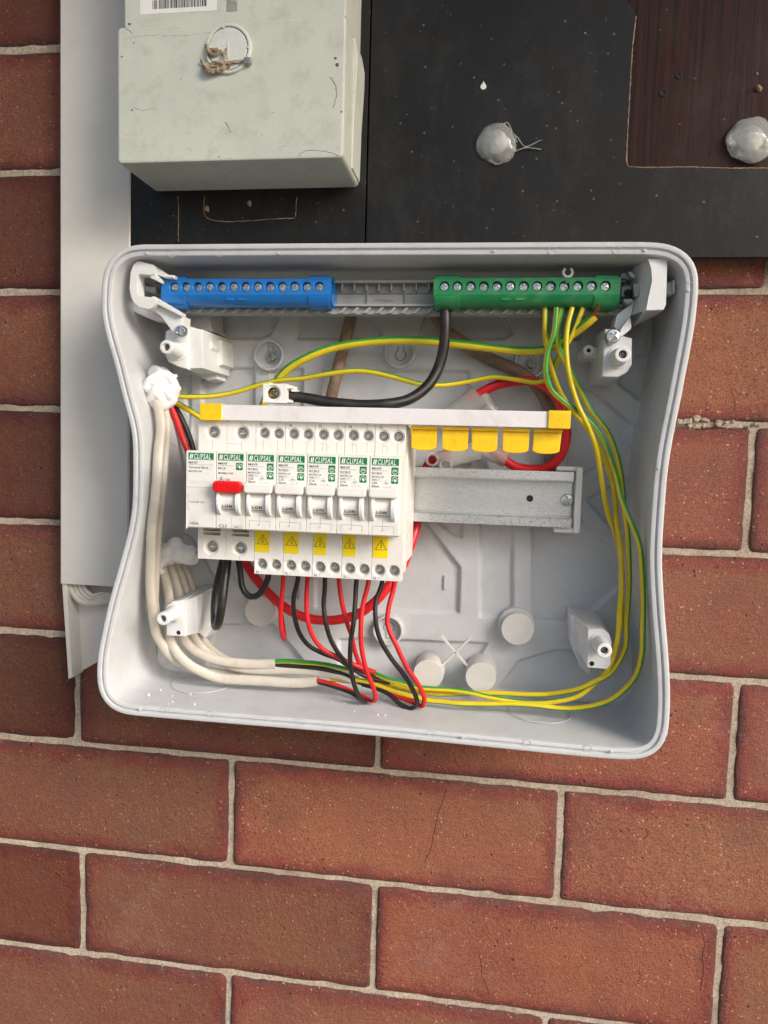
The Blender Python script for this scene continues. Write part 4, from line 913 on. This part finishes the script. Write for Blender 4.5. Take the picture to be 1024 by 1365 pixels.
    for sgn in (-1,1):
        bm=nb(); a,b=(xc+off_-bw-2.1,xc+off_-bw) if sgn<0 else (xc+off_+bw,xc+off_+bw+2.9)
        xcyl(bm,a,b,9.6,98.9,.5); obj('handle_cheek',bm,WHITE2,t,smooth=40)
    bm=nb()
    for k in range(1): tmesh(bm,'I.ON',2.5,xc+off_-3.7,uc-3.9,105.7,0,sx=1.0,off=.02,ext=.35,spc=1.25)
    line(bm,xc+off_-4.3,uc-5.1,xc+off_+4.3,uc-5.1,104.9,.25,0)
    obj('lettering',bm,PRINTK,brl,smooth=0)
    bm=nb(); hx0,hx1=(x0+.7,x1-.3); 
    P=rrect(hx0,hx1,-308.1,-302.0,1.7,5)
    if kind=='mcb': P=rrect(x0+.2,x1-.4,-308.4,-301.4,2.4,5)
    L=[]
    for d,hq in ((.9,104.5),(.1,106),(0,108.6),(.35,109.6),(1.2,110.1)):
        L.append([bm.verts.new((p[0],p[1]+(.5 if hq<105 else 0),hq)) for p in inset(P,d)])
    n=len(P)
    for a,b in zip(L,L[1:]):
        for k in range(n): bm.faces.new((a[k],a[(k+1)%n],b[(k+1)%n],b[k]))
    bm.faces.new(L[-1]); bm.faces.new(L[0][::-1]); box(bm,xc+off_-4.5,xc+off_+4.5,-306,-302.5,100,105.5,.4)
    obj('handle',bm,RED if kind=='mcb' else WHITE2,t,smooth=40,label='red toggle handle' if kind=='mcb' else None)
    if kind=='rcbo':
        sx0=x0+(.1 if i in(2,3) else .5 if i==4 else .3); sx1=sx0+(9.2 if i in (2,3,6) else 7.8)
        bm=nb(); prism(bm,rrect(sx0,sx1,-345.7,-330.9,.2,2),SH+.01,SH+.12); st_=obj('warning_sticker',bm,STICK,t,smooth=0)
        bm=nb(); cx=(sx0+sx1)/2+(.4 if i<4 or i==6 else 0); cu=-338; hh=SH+.14
        tube(bm,[(cx-3.4,cu-2.6,hh),(cx+3.4,cu-2.6,hh),(cx,cu+3.2,hh)],.24,4,spline=False,closed=True)
        for a,b in (((.5,1.8),(-.5,.2)),((-.5,.2),(.4,.3)),((.4,.3),(-.1,-1.6)),((-.1,-1.7),(-.5,-.9)),((-.1,-1.7),(.5,-1.1))): line(bm,cx+a[0],cu+a[1],cx+b[0],cu+b[1],hh,.25)
        obj('shock_symbol',bm,PRINTK,st_,smooth=0)
    return t
module(0,'terminal','terminal_block','plain white terminal block marked 100A, without handle, left end of the breaker row','terminal block',None)
module(1,'mcb','circuit_breaker','white circuit breaker marked C63 with the red toggle handle','circuit breaker',None)
g='white breakers with yellow warning stickers'
module(2,'rcbo','residual_current_breaker','white breaker marked C32 directly right of the red-handled breaker','circuit breaker',('MX9R3132','C32'),g)
module(3,'rcbo','residual_current_breaker','white breaker marked C10 between the C32 breaker and the C16 breakers','circuit breaker',('MX9R3110','C10'),g)
module(4,'rcbo','residual_current_breaker','white breaker marked C16 with the C10 breaker on its left side','circuit breaker',('MX9R3116','C16'),g)
module(5,'rcbo','residual_current_breaker','white breaker marked C16 with the C20 breaker on its right side','circuit breaker',('MX9R3116','C16'),g)
m6=module(6,'rcbo','residual_current_breaker','white breaker marked C20 at the right end of the breaker row','circuit breaker',('MX9R3120','C20'),g)
# side skin of the last breaker (rivets and vents)
bm=nb(); xx=P0X+PITCH*7-.1
for u,h in ((-290,80),(-300,92),(-320,94),(-322,90),(-303,95),(-306,94.5),(-318,95)): box(bm,xx,xx+.25,u-.9,u+.9,h-.5,h+.5,.05)
box(bm,xx-.05,xx+1.0,-350,-267,36,79.5,.4); obj('side_cover',bm,WHITE,m6)
# ---- busbar
bb=thing('comb_busbar',(237,-261,80),'long white insulated busbar with yellow end caps along the breaker tops','busbar')
bm=nb(); box(bm,131,344,-265.9,-256.6,82,89.2,.5); obj('insulated_strip',bm,BUSW,bb)
for a,b in ((128.2,141.7),(334.4,346.8)):
    bm=nb(); box(bm,a,b,-266.2,-256.0,81.4,90.4,.5); q=((a+b)/2,-261); lathe(bm,q[0],q[1],[(.7,90.3),(.6,90.6)],8); obj('end_cap',bm,YEL,bb,label='yellow end cap')
g='yellow caps under the busbar'
pos=['leftmost yellow tooth cap hanging under the busbar, touching the last breaker','second yellow tooth cap from the breakers, under the busbar','middle yellow tooth cap of the five under the busbar','fourth yellow tooth cap from the breakers, under the busbar','yellow tooth cap under the busbar nearest its right end cap, slightly tilted']
for k,(a,b) in enumerate(((256.2,271.3),(274.4,289.7),(291.6,306.7),(309.4,324.7),(327.2,342.9))):
    bm=nb(); lo=-281.0
    P=[(a,-266.6),(a+.2,-279)]+[(a+.2+(b-a-.4)*(j/8),-279.4-1.3*math.sin(math.pi*j/8)**.6) for j in range(1,8)]+[(b-.2,-279),(b,-266.6)]
    if k==4: P=[(p[0]+(p[1]+266)*.05,p[1]) for p in P]
    prism(bm,P[::-1],77,83.5,.5); box(bm,a-.2,b+.2,-268.3,-266.4,80,85.6,.4)
    o=obj('tooth_cap',bm,YEL,label=pos[k],cat='busbar cap',group=g)
    bm=nb(); c=(a+b)/2-(.4 if k==4 else 0)
    for z in (-1.6,0,1.6): 
        line(bm,c-2.6+z,-271.6,c+z-.6,-276.4,83.5,.3); line(bm,c+z-.6,-276.4,c+1.6+z*.5,-271.6,83.5,.3)
    obj('embossed_mark',bm,YEL,o,smooth=0)
# ---- stud connector
cn=thing('cable_connector',at(368,538,70),'small white screw connector standing on the busbar with black cable entering','connector')
bm=nb(); c0=at(351,511,84); c1=at(381,537,84); holecell(bm,c0[0],c1[0],c1[1],c0[1],84,(c0[0]+c1[0])/2-1,(c0[1]+c1[1])/2,4.6,5,14,26,1.0)
box(bm,c0[0]+.2,c1[0]-.2,c1[1]+.1,c0[1]-.1,69,78); d0=at(389,0,80)[0]
box(bm,c1[0]-.2,c1[0]+3.4,c0[1]-2.6,c0[1]-.8,70,82,.4); box(bm,c1[0]-.2,c1[0]+2.4,c1[1]+.4,c1[1]+2.2,70,82,.4); box(bm,c1[0]+1.6,c1[0]+4.6,c0[1]-4.2,c0[1]-2.8,70,79,.3); box(bm,c0[0]+3,c0[0]+5,c0[1]-.5,c0[1]+.6,75,83,.2)
obj('body',bm,WHITE2,cn); bm=nb(); q=((c0[0]+c1[0])/2-1,(c0[1]+c1[1])/2); screwhead(bm,q[0],q[1],81.4,3.2,.4,.9,2); obj('screw',bm,plain('brass_screw',srgb(190,170,130),.3,metal=1,var=.2,vs=500),cn)
bm=nb(); lathe(bm,q[0],q[1],[(3.65,80.6),(3.65,82.4),(3.4,82.7),(3.3,80.6)],24,closed=False); obj('brass_collar',bm,bpy.data.materials['brass_screw'],cn)
# ================================================================== CABLES
def cable(pts,r,mat,label,ry=None,group=None,name='cable',phase=0,twist=0,parent=None,n=12,sheath=None):
    bm=nb(); P=catmull([at(*p) for p in pts],9.0); wob=.9 if r<2.5 else .5; sd=len(bpy.data.objects)*3.1
    P=[q+Vector((noise.noise(q*.06+Vector((sd,0,0))),noise.noise(q*.06+Vector((0,sd,0))),noise.noise(q*.06+Vector((0,0,sd)))))*wob*(0 if i in (0,len(P)-1) else 1) for i,q in enumerate(P)]
    tube(bm,P,r,n,ry,phase,twist); return obj(name,bm,mat,parent,smooth=70,label=label,cat=None if parent else 'cable',group=group)
cable([(593,405,56),(594,430,56),(592,462,55),(585,490,55),(570,514,58),(545,532,63),(515,539,68),(480,540,70),(440,536,72),(405,530,74),(380,527,75)],3.35,WBLK,'thick black cable looping from the green terminal bar to the white connector')
E=lambda pts,r,lab,**k: cable(pts,r,EARTH,lab,name='earth_wire',n=16,**k)
e1=E([(345,560,20),(356,528,28),(372,504,34),(386,490,36),(410,476,38),(445,463,38),(490,456,38),(540,454,38),(590,456,36),(640,462,36),(690,467,38),(725,466,44),(748,456,50),(770,440,56),(785,428,60),(793,421,61)],2.75,'thickest green and yellow wire arching across the top to a bare copper end',phase=0)
cb=nb()
for k in range(7):
    o=(1.1*math.cos(k*1.05),1.1*math.sin(k*1.05)) if k<6 else (0,0); a=Vector(at(790,423,62)); b=Vector(at(800,408,66)); tube(cb,[(a.x+o[0],a.y+o[1]*.5,a.z+o[1]),(b.x+o[1]*.6,b.y,b.z-o[0])],.62,6,spline=False)
obj('bare_strands',cb,COPPER,e1)
E([(228,527,44),(250,529,42),(285,528,36),(315,522,34),(345,513,34),(375,507,36),(405,504,38),(440,498,40),(475,495,40),(500,496,40),(525,503,40),(545,509,40),(562,513,38),(590,513,34),(625,509,30),(658,503,30),(690,506,32),(715,509,34),(732,503,40),(744,478,48),(762,446,56),(777,410,58)],1.7,'thin green and yellow wire running from the white sealant behind the thick black cable',phase=.06,twist=.0)
E([(727,410,57),(727,435,56),(729,459,52),(737.6,494,46),(749,526,42),(764,548,40),(787,575,38),(806,611,36),(817,649,36),(822.6,693,46),(827,722,52),(829,766,56),(827,810,58),(822,855,56),(812,888,52),(797,908,44),(770,927,46),(735,936,46),(708,937,46),(667,933,46),(630,925,46),(599,919.5,45),(555,915,45),(517,906,44),(495,897.5,42),(462,891,40),(421,884,40),(385,881,40),(364,882,40)],1.65,'green and yellow wire leaving the green bar farthest left of the bundle',phase=.03,twist=.0012)
E([(742,410,59),(738,444,60),(730,467,60),(727.5,497,60),(735,520,58),(752,535,56),(767,546.5,54),(787,564,52),(805,587.5,50),(815,611,48),(822,634,54),(829,664,60),(842,699,66),(852,728,70),(856.7,760,72),(857,800,72),(857,830,71),(856,869,68),(850,898,64),(838,914,60),(818.6,929.6,56),(795,940,52),(765,944,48),(722,941,48),(681,938,48),(640,938.6,48),(612,938,48),(571,933,46),(544,927.6,45),(517,919.5,44),(495,911,43),(474,906,42)],1.65,'green and yellow wire that runs nearest the right wall of the enclosure',phase=.88,twist=.0004)
E([(749,410,57),(745,444,56),(746.4,467,54),(758,491,50),(772.7,517,46),(790,549,44),(808,573,42),(819.6,599,40),(827,625.6,38),(831,652,46),(832,678,50),(836,708,54),(838,752,56),(838,800,56),(837,830,56),(835,859,54),(826,883,52),(812.7,898,50),(795,908,48),(770,919,45),(735,925,40),(708,926,40),(660,924,40),(620,923.5,40),(585,925,40),(550,920,38),(520,914,38),(440,905,38)],1.65,'green and yellow wire in the middle of the right-hand bundle',phase=.95,twist=.0003)
E([(763,410,59),(757,432,60),(755,459,60),(758,497,60),(770,535,58),(783,567,56),(793,590,54),(799,617,50),(803.5,652,48),(811,687,44),(822,719,36),(828,750,30),(830,790,26),(828,840,26)],1.55,'green and yellow wire that swings farthest left before rejoining the bundle',phase=.12,twist=.0005)
# old cables
cable([(472,405,20),(466,430,20),(458,462,20),(449,500,21),(441,532,20),(436,570,18)],4.1,WOLD,'old brown-grey cable passing down behind the busbar left of centre',name='old_cable')
cable([(572,400,18),(580,420,18),(594,440,18),(615,455,17),(645,474,16),(680,490,15),(706,505,15),(722,525,15),(735,552,15),(738,585,15),(733,620,15),(728,660,14)],4.1,WOLD,'old brown-grey cable curving behind the red cable loop',name='old_cable')
# big red
cable([(322,735,30),(329,752,32),(338,767,34),(350,783,36),(368,801,38),(385,813,40),(404,822,40),(428,827,40),(452,826,40),(475,819,40),(498,804,40),(518,782,38),(535,757,34),(547,728,30),(555,700,24),(560,665,19),(566,630,18),(578,612,18),(600,606,20)],3.2,WRED,'thick red cable sagging in a deep curve below the breakers')
cable([(625,533,24),(640,525,24),(658,515,24),(680,509,24),(706,508,24),(729,517,26),(745,535,28),(754,560,28),(755,585,28),(746,609,26),(731,622,24),(710,626,22),(687,622,22),(670,611,22),(655,598,22)],3.1,WRED,'thick red cable loop curling around the right end of the busbar')
# black loops at the main breaker
cable([(303,738,62),(302,755,64),(299,780,68),(296,805,70),(292,828,68),(288,834,62),(286,825,54),(287,800,50),(291,775,48),(296,755,48),(300,738,48)],2.9,WBLK,'black cable hanging as a narrow vertical loop below the terminal block')
cable([(317,740,62),(319,762,62),(323,781,62),(331,793,62),(341,795,62),(350,787,62),(356,773,62),(360,757,62)],2.0,WBLK,'short black cable U-loop from the red-handled breaker to the C32 breaker')
Wr=lambda pts,m,lab: cable(pts,1.55,m,lab,name='circuit_wire',group='circuit wires below the breakers')
Wr([(377,758,60),(377.5,775,60),(376,795,60),(375,815,58),(375,835,54),(378,850,48),(380,852,42),(379,840,34),(374,815,26),(368,795,20)],WRED,'red wire hanging straight below the C32 breaker')
Wr([(399,762,60),(397,778,60),(393,795,60),(392.5,815,58),(398.5,843,54),(411,860,50),(431,871,48),(452,879,46),(472,892,45),(500,903,44)],WBLK,'black wire curving right from below the C10 breaker')
Wr([(411,762,62),(410,780,62),(408.5,800,62),(410,823,62),(417,849,60),(431,866,56),(452,876,54),(478,887,52),(500,896,46)],WRED,'red wire curving right from below the C10 breaker')
Wr([(433,762,60),(432.5,785,60),(432,805,60),(434,828,60),(441.5,854,58),(454,875,56),(466,887,52),(485,900,46),(520,910,42)],WBLK,'black wire from the left C16 breaker sweeping to the lower right')
Wr([(451,762,62),(453,785,62),(456.5,805,62),(462,828,60),(468,848,58),(474,869,54),(481,888,50),(490,900,44)],WRED,'red wire from the left C16 breaker passing behind a black wire')
Wr([(476,765,60),(476,785,62),(474.5,805,64),(471,830,66),(468,857,66),(467.5,885,64),(471,910,60),(478.5,927,56),(487,935,50),(484,932,46),(468,923,42),(441,914,40),(421,908,40)],WBLK,'black wire from the right C16 breaker dropping to the enclosure floor')
Wr([(493,765,62),(489,785,64),(484,808,66),(480.5,836,68),(482,864.7,68),(489,895.5,66),(497,918,60),(500,934,52),(494,934,46),(478,926,42),(450,914,40),(424,907,40)],WRED,'red wire from the right C16 breaker bending back at the enclosure floor')
Wr([(512,766,60),(508,782,60),(502,800,62),(500,823.6,64),(505,848,64),(519.5,875,62),(540,901.6,60),(552,922,56),(556,937,52),(548,944,50),(535,938,48),(520,926,46),(503,918,44),(482.6,912,42)],WBLK,'black wire from the C20 breaker making the outermost loop at lower right')
Wr([(528,766,62),(523,787,62),(517.5,808,64),(517,832,66),(528,860.6,66),(542,889,64),(558,912,60),(566,930,56),(562,942,50),(550,937,47),(530,928,45),(507,918,43),(485,910,41)],WRED,'red wire from the C20 breaker making the outermost loop at lower right')
# cores leaving the sheaths
cable([(366,886,40),(395,889,40),(430,893,41),(462,901,41),(480,909,41),(505,918,42)],1.7,WBLK,'black core running beside the green and yellow wire out of the upper sheath',name='circuit_wire')
# TPS sheaths
S=lambda pts,r,ry,lab: cable(pts,r,WWHT,lab,ry=ry,name='sheathed_cable',group='white sheathed cables',n=16)
S([(208,530,62),(214,556,66),(215,575,68),(212,601,71),(209,636,74),(206,672,75),(202.5,709,74),(201,748,68),(201,787,60),(204,820,54),(209,845,51),(219,863,48),(233,878,44),(255,890,38),(285,897,34),(320,900,32)],3.4,2.3,'white sheathed cable hanging down the left wall from the upper sealant')
S([(216,535,54),(221,556,58),(222.5,580,62),(219.5,610,65),(217,640,67),(213.5,680,68),(209,720,66),(207,760,60),(206,800,52),(210,830,46),(220,860,38),(240,880,30)],3.0,2.2,'white sheathed cable just right of the one along the left wall')
S([(214,752,40),(222,775,42),(226,800,44),(225,825,44),(226,850,46),(236,870,48),(251,885,48),(271,896.5,46),(291,903.5,44),(320,906,43),(360,908,43),(400,910,42),(422,908,42)],3.5,2.5,'frontmost white sheathed cable, ending where a red and a black core leave')
S([(224,750,32),(234,775,34),(240,800,34),(240,825,36),(244,850,40),(257,866,42),(277,876,42),(297,882,42),(330,885,41),(367,885,41)],3.5,2.5,'uppermost white sheathed cable, ending where a green and black pair leaves')
S([(232,750,26),(243,772,27),(249,798,28),(252,830,30),(262,856,34),(280,872,36),(305,886,38),(340,893,39),(380,893,40),(420,895,40),(455,901,40),(477,908,40)],3.3,2.4,'white sheathed cable lying between the uppermost and the frontmost ones')
S([(240,750,20),(252,772,21),(258,798,22),(262,830,22),(272,855,24),(290,873,28),(320,888,34)],3.2,2.4,'rearmost white sheathed cable curling behind the lower left post')
# left feed wires
cable([(226,538,36),(236,562,34),(246,588,32),(254,612,32),(262,650,30)],2.1,WRED,'red wire leaving the upper sealant for the back of the terminal block')
cable([(231,538,28),(243,560,26),(255,590,24),(262,620,24),(268,650,24)],2.1,WBLK,'black wire leaving the upper sealant behind the red wire')
E([(232,536,30),(248,544,30),(262,553,30),(285,570,28)],2.0,'short dull green and yellow wire passing behind the yellow busbar end cap',phase=.1)
# sealant at the cable entries
c=at(215,518,54); q=blob(c,[(-1,6,0,7.5),(-3,0,-2,8.5),(5,4,2,6),(6,-3,3,6.5),(3,-9,3,6),(-3,-7,2,7),(9,-1,1,5),(0,2,5,6)],5,.16,.22)
for P,rr in (([(-6,9,2),(-2,12,5),(3,9,8),(-3,5,9),(-6,0,8),(0,-3,10),(4,-8,8),(-2,-12,6)],2.9),([(2,10,3),(8,7,5),(11,1,4),(7,-3,7),(10,-7,4),(4,-12,5)],3.2),([(-8,4,4),(-9,-3,5),(-4,-8,8),(1,-1,11),(5,4,8)],2.6)):
    tube(q,[(c[0]+a,c[1]+b,c[2]+d) for a,b,d in P],rr,10,step=1.4)
for k in range(5): tube(q,[(c[0]+6,c[1]+4+k,c[2]+2),(c[0]+9+k,c[1]+6+k*.8,c[2]+4),(c[0]+13-k,c[1]+8,c[2]+3)],.5,6,step=1.2)
melt(obj('sealant_lump',q,SILW,smooth=60,label='lumpy white sealant around the upper cable entry on the left wall',cat='sealant lump',group='white sealant lumps at the left wall'))
c=at(224,738,40); q=blob(c,[(0,0,0,8),(8,1,0,7.5),(14,-1,-2,7),(5,6,0,6),(-4,-4,2,6),(16,3,-2,4)],5,.10,.2)
c2=at(212,762,46); 
for k in range(4): 
    b2=blob((c2[0]+rng.uniform(-2,3),c2[1]+rng.uniform(-2,2),c2[2]+k),[(0,0,0,rng.uniform(1.8,3))],3,.3,.5); me=bpy.data.meshes.new('x'); b2.to_mesh(me); b2.free(); q.from_mesh(me); bpy.data.meshes.remove(me)
melt(obj('sealant_lump',q,SILW,smooth=60,label='smooth white sealant around the lower cable entry on the left wall',cat='sealant lump',group='white sealant lumps at the left wall'))
# clear joiners
jn=thing('clear_joiner',at(595,612,20),'translucent twin-tube joiner and sleeves where red cables meet behind the busbar','cable joiner')
for a,b,h in ((576,613,34),(594,620,34)):
    x,u,_=at(a,b,h); bm=nb()
    lathe(bm,x,u,[(4.4,h-9),(4.4,h-.3),(4.1,h),(3.2,h),(2.9,h-.4),(2.8,h-8)],24,closed=False); obj('joiner_tube',bm,CLEAR,jn)
bm=nb(); tube(bm,[at(585,615,24),at(615,606,24),at(640,600,24)],6.5,16,ry=5); obj('joiner_body',bm,CLEAR,jn)
bm=nb(); tube(bm,[at(603,556,22),at(618,545,24),at(640,527,26)],8,16,ry=5.5); tube(bm,[at(640,527,24),at(652,548,22),at(664,562,22)],5.5,16,ry=4); obj('sleeve',bm,CLEAR,jn)
bm=nb(); tube(bm,[at(640,592,22),at(655,602,23),at(676,612,24)],6,16,ry=5); obj('sleeve',bm,CLEAR,jn)
# debris on the enclosure floor
bm=nb()
lo=off(8.2); 
def floor_u(x,h):
    d=float(np.interp(h,[9,25,60,76],[10.5,9.5,8.2,7.4])); o=off(d); m=o[o[:,1]<-400]; return float(m[np.argmin(abs(m[:,0]-x)),1])
for (a,b,hh,s) in ((198,917,62,1.7),(214,906,52,.8),(230,916,60,.7),(254,911,55,.8),(230,929,70,.6),(224,936,74,.7),(259,934,71,.9),(210,927,70,.5),(240,920,60,.4),(472,955,62,.7),(503,957,64,.8),(513,957,64,.7),(421,943,48,.6),(442,946,50,.6),(285,925,60,.4),(600,960,66,.4),(700,965,62,.5),(460,940,50,.5)):
    x=at(a,b,hh)[0]; u=floor_u(x,hh)+.3; b2=blob((x,u,hh),[(0,0,0,s*.8),(s*.8,0,s*.5,s*.5)],2,.5,.8); me=bpy.data.meshes.new('x'); b2.to_mesh(me); b2.free(); bm.from_mesh(me); bpy.data.meshes.remove(me)
obj('sealant_crumbs',bm,FLECK,kind='stuff',label='small white crumbs scattered on the enclosure floor')
